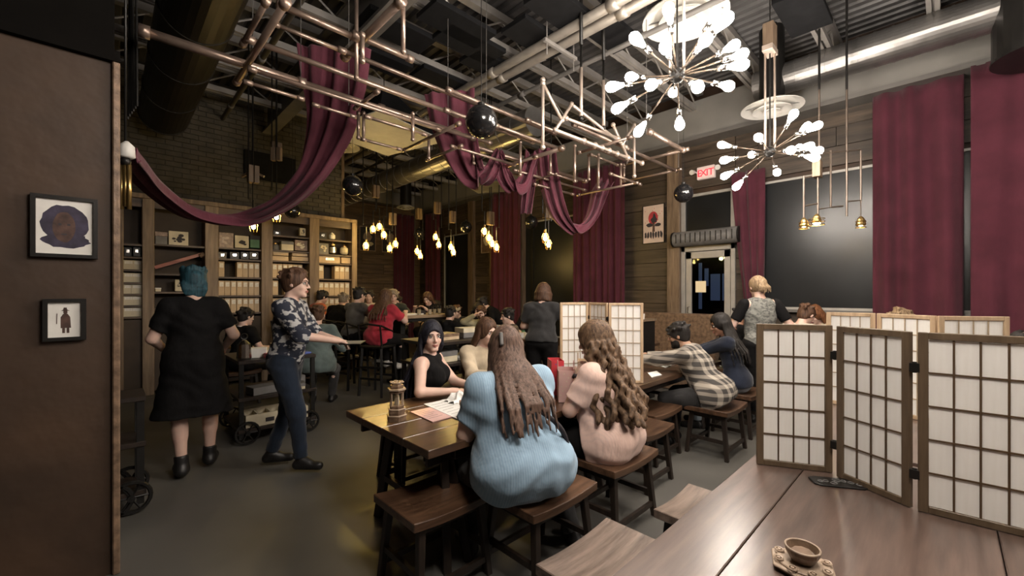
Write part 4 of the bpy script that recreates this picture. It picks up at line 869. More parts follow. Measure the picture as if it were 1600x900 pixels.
# ---- carts and racks
def rack(label, x0, y0, x1, y1, tiers, name='display_cart', wheels=True, drawer=None, cat='cart', mat_='table'):
    t = thing(name, label, cat, ((x0+x1)/2, (y0+y1)/2, 0)); zt = tiers[-1]
    for z in tiers: MB().mm(x0, y0, z-.035, x1, y1, z).build('tier', mat_, t, bevel=.004)
    for x in (x0+.03, x1-.03):
        for y in (y0+.03, y1-.03): MB().mm(x-.02, y-.02, .06, x+.02, y+.02, zt-.035).build('post', 'black', t)
    if wheels:
        for x in (x0+.08, x1-.08):
            for y in (y0, y1):
                R3 = Matrix.Rotation(PI/2, 3, 'X'); wmb = MB().tor((x, y, .12), .105, .014, 20, 6, R3).cyl((x, y-.03, .12), (x, y+.03, .12), .022, n=8)
                for q in range(6): an = q*PI/3; wmb.cyl((x, y, .12), (x+.1*math.cos(an), y, .12+.1*math.sin(an)), .007, n=5)
                wmb.build('spoked_wheel', 'black', t)
    if drawer is not None:
        d = MB().mm(x0+.05, y0-.01, drawer, x1-.05, y1-.02, drawer+.18).build('drawer', 'black', t); MB().mm(x0+.12, y0-.02, drawer+.07, x1-.3, y0-.01, drawer+.13).build('drawer_handle', 'bronze', d)
    return t
rack('dark cart with spoked wheels stacked with games behind the walking server', .95, 4.95, 1.70, 5.75, [.16, .48, .86], mat_='tablel')
rack('dark shelved display rack of games behind the woman in black', 2.45, 3.75, 3.78, 4.4, [.28, .5, .78, 1.02], wheels=False, drawer=.3, name='display_rack', cat='rack', mat_='tablel')
rack('small black cart with little spoked wheels at the left edge behind the partition', -.06, 3.95, .20, 4.3, [.16, .5, .82], mat_='tablel')
hc = thing('clutter_tray', 'open cream compartment box on the lowest tier of the cart', 'box', (1.3, 4.98, .16)); x0, x1 = 1.0, 1.9
A_, B_ = Vector((1.02, 4.99, .165)), Vector((1.62, 4.99, .165))
MB().mm(A_.x, 4.97, .165, B_.x, 4.99, .29).mm(A_.x, 5.2, .165, B_.x, 5.22, .31).mm(A_.x, 4.99, .165, A_.x+.02, 5.2, .29).mm(B_.x-.02, 4.99, .165, B_.x, 5.2, .29).mm(A_.x, 4.99, .165, B_.x, 5.2, .19).build('tray', 'cream', hc)
for k in range(1, 5): x = A_.x+(B_.x-A_.x)*k/5; MB().mm(x-.006, 4.99, .19, x+.006, 5.2, .285).build('divider', 'cream', hc)
MB().mm(1.2, 4.965, .2, 1.28, 4.97, .24).build('label', 'ink', hc)
rr = random.Random(11)
def gbox(label, x, y, z, sx_, sy_, h, rz, mat_, lidm=None, name='game_box', cat='box', group=None):
    t = thing(name, label, cat, (x, y, z), rz, group, world=False); MB().mm(-sx_/2, -sy_/2, 0, sx_/2, sy_/2, h).build('base', mat_, t, bevel=.003)
    if lidm: MB().mm(-sx_/2-.003, -sy_/2-.003, h*.55, sx_/2+.003, sy_/2+.003, h+.003).build('lid', lidm, t, bevel=.002)
    return t
G = [('flat pale card box on top of the game cart', 1.35, 5.25, .862, .3, .22, .07, .2, 'kraft', 'cream'), ('white card stack on the game cart beside the seated boy', 1.15, 5.15, .862, .2, .15, .1, -.3, 'paperw', None),
     ('red boxed game on the front of the game cart', 1.30, 5.02, .862, .2, .07, .05, .1, 'red', None), ('blue boxed game lying at the front of the game cart', 1.57, 5.08, .862, .2, .12, .02, .15, 'blue', None),
     ('pale open box on the right of the game cart', 1.52, 5.42, .862, .28, .2, .1, .1, 'cream', 'kraft'), ('white game tin on the middle tier of the game cart', 1.2, 5.1, .482, .26, .18, .08, .2, 'grey', None), ('cream game box on the middle tier of the game cart', 1.5, 5.08, .482, .22, .18, .06, -.2, 'cream', 'grey'), ('grey game box at the end of the middle tier of the cart', 1.6, 5.35, .482, .16, .18, .1, .1, 'grey', None),
     ('brown carton on top of the display rack at its left end', 2.75, 3.98, 1.022, .3, .22, .07, .1, 'kraft', 'bronze'), ('clear plastic bin of pieces on the display rack', 3.15, 4.02, 1.022, .26, .2, .11, -.1, 'grey', 'cream'), ('second clear bin of pieces near the right end of the display rack', 3.42, 3.98, 1.022, .22, .2, .12, .15, 'cream', 'grey'),
     ('pale carton at the right end of the display rack', 3.66, 4.2, 1.022, .2, .18, .1, 0, 'cream', 'kraft'), ('white tray of cards on the second tier of the rack', 3.1, 3.95, .782, .4, .22, .03, .05, 'paperw', None), ('jumble box on the left of the rack second tier', 2.72, 3.95, .782, .26, .22, .12, .05, 'cream', 'grey'),
     ('dark flat game on the right of the rack second tier', 3.6, 3.95, .782, .28, .25, .05, -.1, 'grey', None), ('upper pale carton of the stack beside the cream top', 3.45, 3.9, .502, .3, .28, .17, 0, 'kraft', 'cream'), ('lower pale carton of the stack beside the cream top', 3.45, 3.9, .282, .3, .28, .17, .03, 'kraft', None),
     ('long yellow-brown box lying on the far games table', 4.85, 5.35, .752, .4, .16, .05, .1, 'kraft', 'cream'), ('white game board on the far games table', 5.0, 5.45, .752, .35, .25, .015, .3, 'paperw', None), ('clear box of cards on the far games table', 5.3, 5.3, .752, .2, .15, .09, .1, 'white', None),
     ('black game box on the table behind the back screen', 4.7, 3.5, .752, .3, .25, .1, .2, 'ink', 'grey'), ('blue shiny pouch on the table by the grey-topped standing woman', 4.62, 3.3, .852, .12, .1, .1, .4, 'blue', None), ('small yellow box on the far games table', 5.3, 5.7, .752, .1, .1, .12, .2, 'cream', 'green')]
for a in G: gbox(*a)
for k, (x, y, z, lb) in enumerate(((3.8, 6.2, ht, 'leftmost drinking glass on the bar table'), (3.98, 6.15, ht, 'second drinking glass on the bar table'), (4.12, 6.22, ht, 'third drinking glass on the bar table'), (4.28, 6.3, ht, 'rightmost drinking glass on the bar table'), (4.05, 2.25, .75, 'water glass on the table in front of the plaid-shirted man'), (5.0, 5.2, .75, 'tall glass on the far games table'))): cup(lb, (x, y, z+.002), .15 if z > 1 else .12, .038, mat_='glass', liquid='cream' if k < 4 else 'grey')
gbox('white paper sheets on the bar table', 3.7, 6.35, ht+.001, .42, .25, .02, .1, 'paperw', None, 'paper_sheets', 'paper'); gbox('small black pouch on the bar table', 3.92, 6.33, ht+.001, .14, .1, .07, .3, 'ink', None, 'pouch', 'pouch')
lg = thing('glass_teapot', 'glass lantern on the game cart by the seated boy', 'lantern', (1.02, 5.05, .862), world=False); MB().lathe([(.06, 0), (.07, .02), (.06, .16), (.02, .2)], (0, 0, 0), 12).build('body', 'chrome', lg); MB().tor((0, 0, .24), .03, .005, 12, 5, Matrix.Rotation(PI/2, 3, 'X')).build('ring_handle', 'black', lg)
# low wall and booth by the door, with candle
t = thing('booth_bench', 'dark brown upholstered booth bench below the glass door', 'bench', (6.9, 3.5, 0)); MB().mm(6.5, 2.6, 0, 7.1, 4.6, .45).build('seat', 'bronze', t, bevel=.02); MB().mm(7.1, 2.6, 0, 7.3, 4.6, 1.2).build('backrest', 'bronze', t, bevel=.03)
t = thing('service_stand', 'dark service stand with a white candle cup left of the plaid-shirted man', 'stand', (5.6, 3.2, 0)); MB().mm(5.4, 3.0, 1.14, 5.9, 3.35, 1.17).build('shelf', 'shelfpost', t)
MB().mm(5.42, 3.02, 0, 5.88, 3.33, 1.14).build('cabinet', 'black', t)
q = pd(1017, 482, 6.4); 
c_ = thing('candle_cup', 'white candle cup on the service stand', 'candle', (5.62, 3.08, 1.17), world=False); MB().lathe([(.03, 0), (.035, .08), (.03, .08), (.028, .03)], (0, 0, 0), 12).build('cup', 'white', c_); MB().cyl((0, 0, .01), (0, 0, .06), .02, n=10).build('candle', 'cream', c_)
# pictures
def framed(label, c, ux, w_, h, mat_, nrm, art, name='framed_picture', fr=.018, fm='black'):
    t = thing(name, label, 'picture', c); c = Vector(c); ux = Vector(ux); uz = Vector((0, 0, 1)); nv = Vector(nrm)
    P = lambda x, z, d=0: c+ux*x+uz*z+nv*d
    def rect(x0, z0, x1, z1, d0, th): return MB().slab([P(x0, z0, d0), P(x1, z0, d0), P(x1, z1, d0), P(x0, z1, d0)], nv, th)
    f = MB()
    for a in ((-w_/2, -h/2, w_/2, -h/2+fr), (-w_/2, h/2-fr, w_/2, h/2), (-w_/2, -h/2+fr, -w_/2+fr, h/2-fr), (w_/2-fr, -h/2+fr, w_/2, h/2-fr)): s_ = rect(*a, 0, .028); f.add(s_.v, s_.f)
    f.build('frame', fm, t); rect(-w_/2+fr, -h/2+fr, w_/2-fr, h/2-fr, 0, .012).build('mount', mat_, t)
    for k, (nm, m_, poly) in enumerate(art):
        pts = [P(x*w_, z*h, .0122+.0004*k) for x, z in poly]; mb = MB(); mb.add(pts, [tuple(range(len(pts)))]); mb.build(nm, m_, t)
    return t
def blob(cx, cz, rx, rz, n=22, j=.1, seed=1):
    r_ = random.Random(seed); return [(cx+rx*math.cos(i*2*PI/n)*(1+r_.uniform(-j, j)), cz+rz*math.sin(i*2*PI/n)*(1+r_.uniform(-j, j))) for i in range(n)]
pur = plain('ink_purple', (.035, .028, .055), .7, 0, .5, 20); brn = plain('ink_brown', (.075, .038, .028), .7, 0, .5, 25)
def wallpos(u, v): return pyY(u, v, 3.195)
a, b = wallpos(48, 305), wallpos(153, 402); c = (a+b)/2
framed('larger framed dark ink portrait on the left plaster wall', (c.x, 3.195, c.z), (1, 0, 0), abs(b.x-a.x), abs(a.z-b.z)+.02, 'white', (0, -1, 0), [('hair_shape', pur, blob(.0, .06, .36, .30, 26, .06, 3)), ('shoulders_shape', pur, blob(.02, -.22, .36, .12, 24, .12, 4)), ('face_shape', brn, blob(-.02, .0, .17, .25, 20, .03, 5)), ('eye_marks', 'ink', blob(-.08, .04, .03, .02, 8)), ('eye_marks', 'ink', blob(.05, .04, .03, .02, 8)), ('mouth_mark', 'ink', blob(-.02, -.12, .05, .015, 8))])
a, b = wallpos(67, 467), wallpos(135, 530); c = (a+b)/2; W_, H_ = abs(b.x-a.x), abs(a.z-b.z)
framed('smaller framed drawing of a tiny hatted figure on the left plaster wall', (c.x, 3.195, c.z), (1, 0, 0), W_, H_, 'white', (0, -1, 0), [('coat', brn, [(-.1, -.2), (.14, -.2), (.12, .06), (.06, .14), (-.04, .14), (-.1, .06)]), ('head', brn, blob(.01, .18, .05, .05, 12, .05)), ('hat', brn, [(-.09, .21), (.11, .21), (.05, .24), (.04, .29), (-.03, .29), (-.04, .24)]), ('boots', brn, [(-.06, -.32), (0, -.32), (0, -.2), (-.06, -.2)]), ('boots', brn, [(.04, -.32), (.1, -.32), (.1, -.2), (.04, -.2)]), ('staff', brn, [(-.2, -.1), (-.18, -.1), (-.17, .15), (-.19, .15)])])
a, b = pxX(1004, 325, XR-.035), pxX(1038, 376, XR-.035); c = (a+b)/2; psk = plain('poster_sky', (.62, .48, .40), .7, 0, .1); prd = plain('poster_sun', (.45, .04, .05), .7)
dots = [('mark', prd, blob(-.38+.76*((k*7) % 10)/9, .05+.4*((k*3) % 8)/8, .018, .012, 6)) for k in range(12)]
framed('poster with a red sun behind a dark tiered bonsai tree on the plank wall', (XR-.012, c.y, c.z), (0, -1, 0), abs(a.y-b.y), abs(a.z-b.z)+.06, psk, (-1, 0, 0), [('sun', prd, blob(-.02, .16, .22, .17, 22, 0))]+dots+[('foliage', 'ink', blob(.02, .12, .14, .06, 14, .2, 2)), ('foliage', 'ink', blob(-.17, -.02, .16, .05, 14, .2, 6)), ('foliage', 'ink', blob(.2, -.03, .15, .05, 14, .2, 7)), ('trunk', brn, [(-.05, -.2), (.07, -.2), (.05, .15), (0, .28), (-.03, .1)]), ('roof', 'ink', [(-.1, .04), (.16, .04), (.1, .2), (.04, .3), (-.03, .18)])]+[('ground_figures', 'ink', blob(-.36+.12*k, -.28, .05, .09, 10, .3, k+9)) for k in range(7)], fm='black', fr=.01)
for k, (u0, v0, u1, v1, lb) in enumerate(((561, 353, 586, 393, 'left dark framed print on the far plank wall'), (596, 357, 624, 396, 'right framed print with a pale figure on the far plank wall'))):
    a, b = pyY(u0, v0, YF-.06), pyY(u1, v1, YF-.06); c = (a+b)/2; framed(lb, (c.x, YF-.075, c.z), (1, 0, 0), abs(b.x-a.x), abs(a.z-b.z), 'ink', (0, -1, 0), [('print_shape', 'bronzel', blob(0, .1, .25, .22, 14, .2, k+2)), ('print_shape', 'cream', blob(.05, -.22, .3, .1, 14, .3, k+5))], fm='bronzel')
a, b = pxX(751, 357, XR-.1), pxX(769, 394, XR-.1); c = (a+b)/2; framed('small framed print between the middle timber posts', (XR-.06, c.y, c.z), (0, -1, 0), abs(a.y-b.y), abs(a.z-b.z), 'bronze', (-1, 0, 0), [('print_shape', 'cream', blob(0, 0, .3, .2, 12, .2, 3))], fm='bronzel')
# spotlight over the left end of the plank table
t = thing('spotlight', 'small black spotlight on the roof steel aimed at the plank table end', 'lamp', (1.30, 2.62, 4.55)); MB().cyl((1.30, 2.62, 4.42), (1.30, 2.62, 4.6), .05, n=16).build('can', 'black', t); MB().cyl((1.30, 2.62, 4.6), (1.30, 2.62, ZD), .01, n=6).build('stem', 'black', t)
ld = bpy.data.lights.new('spot', 'SPOT'); ld.energy = 330; ld.color = (1, .70, .12); ld.spot_size = R_s = math.radians(9.5); ld.spot_blend = .5; ld.shadow_soft_size = .04; lo_ = bpy.data.objects.new('spot', ld); COL.objects.link(lo_); lo_.parent = t
lo_.location = (0, 0, -.15); lo_.rotation_euler = (Vector((1.36, 2.60, .75))-Vector((1.30, 2.62, 4.4))).to_track_quat('-Z', 'Y').to_euler()
# small clutter on the far tables
proto = None; rc = random.Random(21)
spots_ = [(4.72+rc.random()*1.1, 5.2+rc.random()*.6, .752) for _ in range(9)]+[(6.05+rc.random()*.9, 7.6+rc.random()*.7, .752) for _ in range(7)]+[(4.5+rc.random()*1.7, 3.3+rc.random()*.7, .752) for _ in range(7)]
for k, q_ in enumerate(spots_):
    gl = 'far games table' if k < 9 else 'farthest table' if k < 16 else 'table behind the back screen'; m_ = ('glass', 'cream', 'paperw', 'green', 'kraft')[k % 5]
    if k % 3 == 0: cup('small %s cup standing among the clutter of the %s' % (('clear', 'cream', 'white', 'green', 'brown')[k % 5], gl), q_, .10, .035, m_, group='cups on the '+gl)
    else: gbox('small %s game piece box in the clutter of the %s' % (('clear', 'cream', 'white', 'green', 'brown')[k % 5], gl), q_[0], q_[1], q_[2], .14+rc.random()*.1, .1+rc.random()*.06, .03+rc.random()*.05, rc.random()*3, m_ if m_ != 'glass' else 'white', group='small boxes on the '+gl)
# ================================================================== figures: smooth-union distance fields meshed with surface nets
def V(*a): return np.array(a, dtype=np.float64)
def eval_prims(prims, h, fold=0, planes=(), subs=(), seed=0, cubes=None):
    lo = np.full(3, 1e9); hi = -lo
    for p in prims:
        if p[0] == 'e': r_ = max(p[2]); lo = np.minimum(lo, p[1]-r_); hi = np.maximum(hi, p[1]+r_)
        else:
            for c, r_ in ((p[1], p[3]), (p[2], p[4])): lo = np.minimum(lo, c-r_); hi = np.maximum(hi, c+r_)
    lo -= 3*h+.01; hi += 3*h+.01; n = np.ceil((hi-lo)/h).astype(int)+1
    ax = [(lo[i]+h*np.arange(n[i])).astype(np.float32) for i in range(3)]
    F = np.full(n, .5, np.float32)
    for p in prims:
        k = p[-1]; pad = k+3*h
        if p[0] == 'e': r_ = max(p[2]); a, b = p[1]-r_-pad, p[1]+r_+pad
        else: a = np.minimum(p[1]-p[3], p[2]-p[4])-pad; b = np.maximum(p[1]+p[3], p[2]+p[4])+pad
        i0 = np.clip(np.floor((a-lo)/h).astype(int), 0, n); i1 = np.clip(np.ceil((b-lo)/h).astype(int)+1, 0, n)
        if (i1 <= i0).any(): continue
        X, Y, Z = ax[0][i0[0]:i1[0]][:, None, None], ax[1][i0[1]:i1[1]][None, :, None], ax[2][i0[2]:i1[2]][None, None, :]
        if p[0] == 'e':
            R = p[3]; c, r_ = p[1], p[2]; dx, dy, dz = X-c[0], Y-c[1], Z-c[2]
            q = [dx*R[0][j]+dy*R[1][j]+dz*R[2][j] for j in range(3)]
            k0 = np.sqrt((q[0]/r_[0])**2+(q[1]/r_[1])**2+(q[2]/r_[2])**2)+1e-6; k1 = np.sqrt((q[0]/r_[0]**2)**2+(q[1]/r_[1]**2)**2+(q[2]/r_[2]**2)**2)+1e-6
            d = k0*(k0-1)/k1
        else:
            A, B = p[1], p[2]; ba = B-A; L2 = float(ba @ ba)+1e-9; t0 = ((X-A[0])*ba[0]+(Y-A[1])*ba[1]+(Z-A[2])*ba[2])/L2; t = np.clip(t0, 0, 1)
            d = np.sqrt((X-A[0]-t*ba[0])**2+(Y-A[1]-t*ba[1])**2+(Z-A[2]-t*ba[2])**2)-(p[3]+(p[4]-p[3])*t)
            if p[0] == 'cc': d = np.maximum(d, (t0-1)*math.sqrt(L2))
        G = F[i0[0]:i1[0], i0[1]:i1[1], i0[2]:i1[2]]
        hh = np.maximum(k-np.abs(G-d), 0)/k; G[...] = np.minimum(G, d)-hh*hh*k*.25
    X, Y, Z = ax[0][:, None, None], ax[1][None, :, None], ax[2][None, None, :]
    for nrm, c in planes: F = np.maximum(F, (X-c[0])*nrm[0]+(Y-c[1])*nrm[1]+(Z-c[2])*nrm[2])
    for c, r_ in subs:
        d = (np.sqrt(((X-c[0])/r_[0])**2+((Y-c[1])/r_[1])**2+((Z-c[2])/r_[2])**2)-1)*min(r_); F = np.maximum(F, -d)
    if fold: F = F+fold*np.sin(X*19+3*np.sin(Z*13+seed)+seed)*np.sin(Z*27+2.4*np.sin(X*15+Y*12+seed))
    return F.astype(np.float32), lo
def snet(F, lo, h):
    s = F < 0; n = np.array(F.shape)-1
    cnt = np.zeros(n, np.int8); 
    for i in (0, 1):
        for j in (0, 1):
            for k in (0, 1): cnt += s[i:n[0]+i, j:n[1]+j, k:n[2]+k]
    act = (cnt > 0) & (cnt < 8); idx = np.full(n, -1, np.int32); C = np.argwhere(act); idx[act] = np.arange(len(C))
    acc = np.zeros((len(C), 3)); num = np.zeros(len(C))
    cor = [(i, j, k) for i in (0, 1) for j in (0, 1) for k in (0, 1)]
    fv = {c: F[C[:, 0]+c[0], C[:, 1]+c[1], C[:, 2]+c[2]] for c in cor}
    for a in cor:
        for d in range(3):
            if a[d] == 0:
                b = list(a); b[d] = 1; b = tuple(b); f0, f1 = fv[a], fv[b]; m = (f0 < 0) != (f1 < 0)
                t = np.where(m, f0/(f0-f1+1e-12), 0); pt = np.array(a, float)[None, :].repeat(len(C), 0); pt[:, d] = t; acc[m] += pt[m]; num[m] += 1
    verts = (C+acc/np.maximum(num, 1)[:, None])*h+lo; quads = []
    for d in range(3):
        sl0 = [slice(None)]*3; sl1 = [slice(None)]*3; sl0[d] = slice(0, -1); sl1[d] = slice(1, None)
        a, b = s[tuple(sl0)], s[tuple(sl1)]; E = np.argwhere(a != b); o1, o2 = [(1, 2), (2, 0), (0, 1)][d]
        ok = (E[:, o1] > 0) & (E[:, o2] > 0) & (E[:, o1] < n[o1]) & (E[:, o2] < n[o2]); E = E[ok]
        if not len(E): continue
        inside = s[E[:, 0], E[:, 1], E[:, 2]]
        def at(x, y): Q = E.copy(); Q[:, o1] -= x; Q[:, o2] -= y; return idx[Q[:, 0], Q[:, 1], Q[:, 2]]
        q = np.stack([at(0, 0), at(1, 0), at(1, 1), at(0, 1)], 1); q[~inside] = q[~inside][:, ::-1]; quads.append(q)
    return verts, np.concatenate(quads)
def sdf_obj(name, prims, h, mat_, parent, fold=0, planes=(), subs=(), seed=0, sm=2, xf=None):
    F, lo = eval_prims(prims, h, fold, planes, subs, seed); v, q = snet(F, lo, h)
    me = bpy.data.meshes.new(name); me.vertices.add(len(v)); me.vertices.foreach_set('co', v.astype(np.float32).ravel())
    me.loops.add(4*len(q)); me.loops.foreach_set('vertex_index', q.astype(np.int32).ravel()); me.polygons.add(len(q)); me.polygons.foreach_set('loop_start', np.arange(0, 4*len(q), 4, dtype=np.int32)); me.update(calc_edges=True); me.validate()
    me.polygons.foreach_set('use_smooth', [True]*len(me.polygons)); me.materials.append(M[mat_] if isinstance(mat_, str) else mat_)
    o = bpy.data.objects.new(name, me); COL.objects.link(o); o.parent = parent; return o
def rotm(yaw, pitch, roll=0):   # head/torso frame: x right, y forward, z up; pitch>0 leans forward/down
    return np.array(Matrix.Rotation(yaw, 3, 'Z') @ Matrix.Rotation(-pitch, 3, 'X') @ Matrix.Rotation(roll, 3, 'Y'))
def ik(a, t, l1, l2, pole):
    d = t-a; L = np.linalg.norm(d); L = min(max(L, .05), (l1+l2)*.995); d = d/np.linalg.norm(d); x = (l1*l1-l2*l2+L*L)/(2*L); hgt = math.sqrt(max(l1*l1-x*x, 0))
    p = pole-d*(pole @ d); p = p/(np.linalg.norm(p)+1e-9); return a+d*x+p*hgt, a+d*L
def nrmz(v): return v/(np.linalg.norm(v)+1e-9)
R_ = math.radians
def person(label, x, y, psi, hz=.56, lean=8, side=0, hyaw=0, hpitch=0, hroll=0, bulk=1.0, s=1.0, hl=None, hr=None, fl=None, fr=None, skin='skin', top=('cloth', 'short'), bottom=('black', 'pants'), hair=('short', 'hair_dark'), h=.012,
           shoe='shoe_black', extras=(), bust=0, group=None, twist=0, curl=(.7, .7), base=0.0, hw=1.0, dress=None, elbow=None):
    """local frame: x right, y forward, z up, origin on the floor under the pelvis. angles in degrees"""
    t = thing('person', label, 'person', (x, y, base), R_(psi-90), group, world=False)
    T = rotm(R_(twist), R_(lean), R_(side)); I3 = np.eye(3); H = V(0, 0, hz); up = T @ V(0, 0, 1); rt = T @ V(1, 0, 0); fw = T @ V(0, 1, 0)
    b = bulk; L_ = lambda x_, y_, z_: H+T @ (V(x_, y_, z_)*s)
    seated = hz < .8 if base == 0 else hz < .8
    # torso ellipsoids: centre, radii
    tor = [(L_(0, -.01, .01), (.155*b**.8, .115*b**.85, .13)), (L_(0, .015*b, .14), (.138*b**1.05, .10*b**1.2, .16)), (L_(0, .005, .31), (.148*b**.9, .105*b, .165)), (L_(0, -.005, .44), (.13*b**.4, .07*b**.6, .07))]
    if bust: tor += [(L_(-.065, .09+.03*bust, .33), (.062, .055+.02*bust, .062)), (L_(.065, .09+.03*bust, .33), (.062, .055+.02*bust, .062))]
    sw = .165*(1+.18*(b-1))*hw; SL, SR = L_(-sw, -.005, .435), L_(sw, -.005, .435); ab = b**.45
    HL, HR = H+V(-.09*b**.6, 0, -.02)*s, H+V(.09*b**.6, 0, -.02)*s
    hl = V(-.25, .30, hz+.18) if hl is None else V(*hl); hr = V(.25, .30, hz+.18) if hr is None else V(*hr)
    if fl is None: fl = (-.12, .42, .07) if seated else (-.10, 0, .07)
    if fr is None: fr = (.12, .42, .07) if seated else (.10, 0, .07)
    fl, fr = V(*fl), V(*fr); el, er = elbow or ((-.6, -.5, -.7), (.6, -.5, -.7))
    EL, WL = ik(SL, hl, .275*s, .25*s, V(*el)); ER, WR = ik(SR, hr, .275*s, .25*s, V(*er))
    kp = V(0, 1, .5); KL, AL = ik(HL, fl, .43*s, .41*s, kp+V(-.25, 0, 0)); KR, AR = ik(HR, fr, .43*s, .41*s, kp+V(.25, 0, 0))
    nb = L_(0, -.01, .475); Hd = rotm(R_(hyaw+twist), R_(hpitch+lean*.45), R_(hroll)); hc = nb+T @ V(0, .012, .055)*s+Hd @ V(0, .025, .115)*s
    hp = lambda x_, y_, z_: hc+Hd @ (V(x_, y_, z_)*s)
    P = [('e', c, V(*r)*s, T, .05) for c, r in tor]
    P += [('c', SL, SR, .055*ab**.5*s, .055*ab**.5*s, .05), ('c', nb+(nb-hc)*.15, hp(0, -.02, -.05), .058*s*b**.3, .050*s*b**.2, .03)]
    for S_, E_, W_ in ((SL, EL, WL), (SR, ER, WR)): P += [('c', S_, E_, .052*ab*s, .040*ab*s, .03), ('c', E_, W_, .040*ab*s, .025*ab**.5*s, .015)]
    for Hh, K, A, in ((HL, KL, AL), (HR, KR, AR)):
        P += [('c', Hh, K, .088*b**.8*s, .056*b**.5*s, .04), ('c', K, A, .053*b**.5*s, .034*s, .03), ('c', K+(A-K)*.25+V(0, -.012, 0), K+(A-K)*.4, .05*b**.4*s, .046*b**.4*s, .03)]
    ft = []
    for A, K, sg in ((AL, KL, -1), (AR, KR, 1)):
        sh = nrmz(A-K); f_ = nrmz(V(sg*.18, 1, 0)) if not seated or True else V(0, 1, 0); heel = A+V(0, -.03, -.035)*s; toe = A+f_*.15*s+V(0, 0, -.045)*s; ft.append((A, heel, toe, K)); P += [('c', heel, toe, .032*s, .026*s, .02), ('c', A, A+f_*.06*s+V(0, 0, -.03), .034*s, .032*s, .02)]
    # head
    P += [('e', hp(0, -.012, .022), V(.074, .092, .097)*s, Hd, .02), ('e', hp(0, .022, -.042), V(.058, .064, .082)*s, Hd, .02), ('c', hp(-.012, .07, -.098), hp(.012, .07, -.098), .019*s, .019*s, .015),
          ('c', hp(0, .088, .01), hp(0, .108, -.028), .007*s, .0115*s, .008), ('c', hp(-.012, .092, -.033), hp(.012, .092, -.033), .008*s, .008*s, .006), ('c', hp(-.035, .078, .026), hp(.035, .078, .026), .011*s, .011*s, .01),
          ('e', hp(0, .087, -.062), V(.022, .010, .010)*s, Hd, .006)]
    for sg in (-1, 1): P += [('e', hp(sg*.081, -.008, -.012), V(.010, .020, .030)*s, Hd, .006), ('e', hp(sg*.038, .058, -.03), V(.022, .02, .022)*s, Hd, .015)]
    # hands
    for (E_, W_, sg, cu) in ((EL, WL, 1, curl[0]), (ER, WR, -1, curl[1])):
        d = nrmz(W_-E_); nz = V(0, 0, -1)-d*(V(0, 0, -1) @ d)
        if np.linalg.norm(nz) < .3: nz = V(0, 1, 0)-d*(V(0, 1, 0) @ d)
        nz = nrmz(nz); sd = nrmz(np.cross(d, nz))*sg*1.0
        if sd @ V(sg, 0, 0) < 0 and abs(sd[0]) > .3: sd = -sd
        P.append(('c', W_, W_+d*.03*s, .024*s, .026*s, .015)); fr_ = max(.0085, h*.72)
        for j, (o, ln) in enumerate(((.026, .072), (.009, .082), (-.009, .076), (-.026, .060))):
            k0 = W_+d*.085*s+sd*o*s; P.append(('c', W_+d*.015*s+sd*o*.6*s, k0, .014*s, .0125*s, .01)); a1 = cu*(.55+.12*j); a2 = a1+cu*.9
            k1 = k0+(d*math.cos(a1)+nz*math.sin(a1))*ln*.52*s+sd*o*.15; k2 = k1+(d*math.cos(a2)+nz*math.sin(a2))*ln*.5*s; P += [('c', k0, k1, fr_*1.1, fr_, .004), ('c', k1, k2, fr_, fr_*.85, .003)]
        k0 = W_+d*.03*s+sd*.022*s; k1 = k0+(d*.6+sd*.7+nz*.25)*.042*s; k2 = k1+(d*.85+sd*.2+nz*.4)*.032*s; P += [('c', W_+d*.012, k0, .016*s, .015*s, .01), ('c', k0, k1, .0135*s, fr_*1.1, .006), ('c', k1, k2, fr_*1.1, fr_*.9, .004)]
    body = sdf_obj('body', P, h, skin, t)
    # face pieces
    if h < .0135:
        for sg in (-1, 1):
            e = MB().ball(tuple(hp(sg*.031, .073, .006)), .0125*s, 10, 8).build('eye', 'eyew', t, smooth=True)
            MB().ball(tuple(hp(sg*.031+.000, .0805, .006)), .0068*s, 8, 6).build('iris', 'iris', e, smooth=True)
            MB().tube([tuple(hp(sg*q, yy, zz)) for q, yy, zz in ((.014, .092, .025), (.03, .091, .031), (.048, .077, .026))], [.003*s, .0035*s, .002*s], 6).build('eyebrow', hair[1] if hair[0] != 'bald' else 'hair_brown', t)
            MB().tube([tuple(hp(sg*q, yy, zz)) for q, yy, zz in ((.018, .082, .012), (.031, .087, .017), (.045, .076, .011))], [.0016*s, .002*s, .0014*s], 5).build('eyelid', hair[1] if hair[0] != 'bald' else 'hair_brown', t)
        MB().tube([tuple(hp(q, yy, zz)) for q, yy, zz in ((-.024, .088, -.061), (-.01, .0965, -.058), (0, .0975, -.060), (.01, .0965, -.058), (.024, .088, -.061))], [.002*s, .0045*s, .004*s, .0045*s, .002*s], 6).build('lips', 'lip', t, smooth=True)
        MB().tube([tuple(hp(q, yy, zz)) for q, yy, zz in ((-.018, .089, -.068), (0, .0965, -.070), (.018, .089, -.068))], [.002*s, .005*s, .002*s], 6).build('lips', 'lip', t, smooth=True)
    # clothes
    cl = .013 if b < 1.25 else .019
    def infl(k): return [('e', c, (V(*r)+cl)*s, T, .05) for c, r in tor[:k]] + [('c', SL, SR, (.055*ab**.5+cl*.8)*s, (.055*ab**.5+cl*.8)*s, .05)]
    kind = top[1]; tp_ = [('e', c, (V(*r)+cl+(.022 if i_ == 0 and b > 1.2 else 0))*s, T, .05) for i_, (c, r) in enumerate(tor)]
    wide = {'sleeveless': 0, 'tank': 0}.get(kind, 1)
    tp_.append(('c', SL*(1-.0)+0*SR, SR, (.052*ab**.5+cl*(.9 if wide else .1))*s, (.052*ab**.5+cl*(.9 if wide else .1))*s, .045) if wide else ('c', SL*.80+SR*.20, SR*.80+SL*.20, .058*s, .058*s, .045))
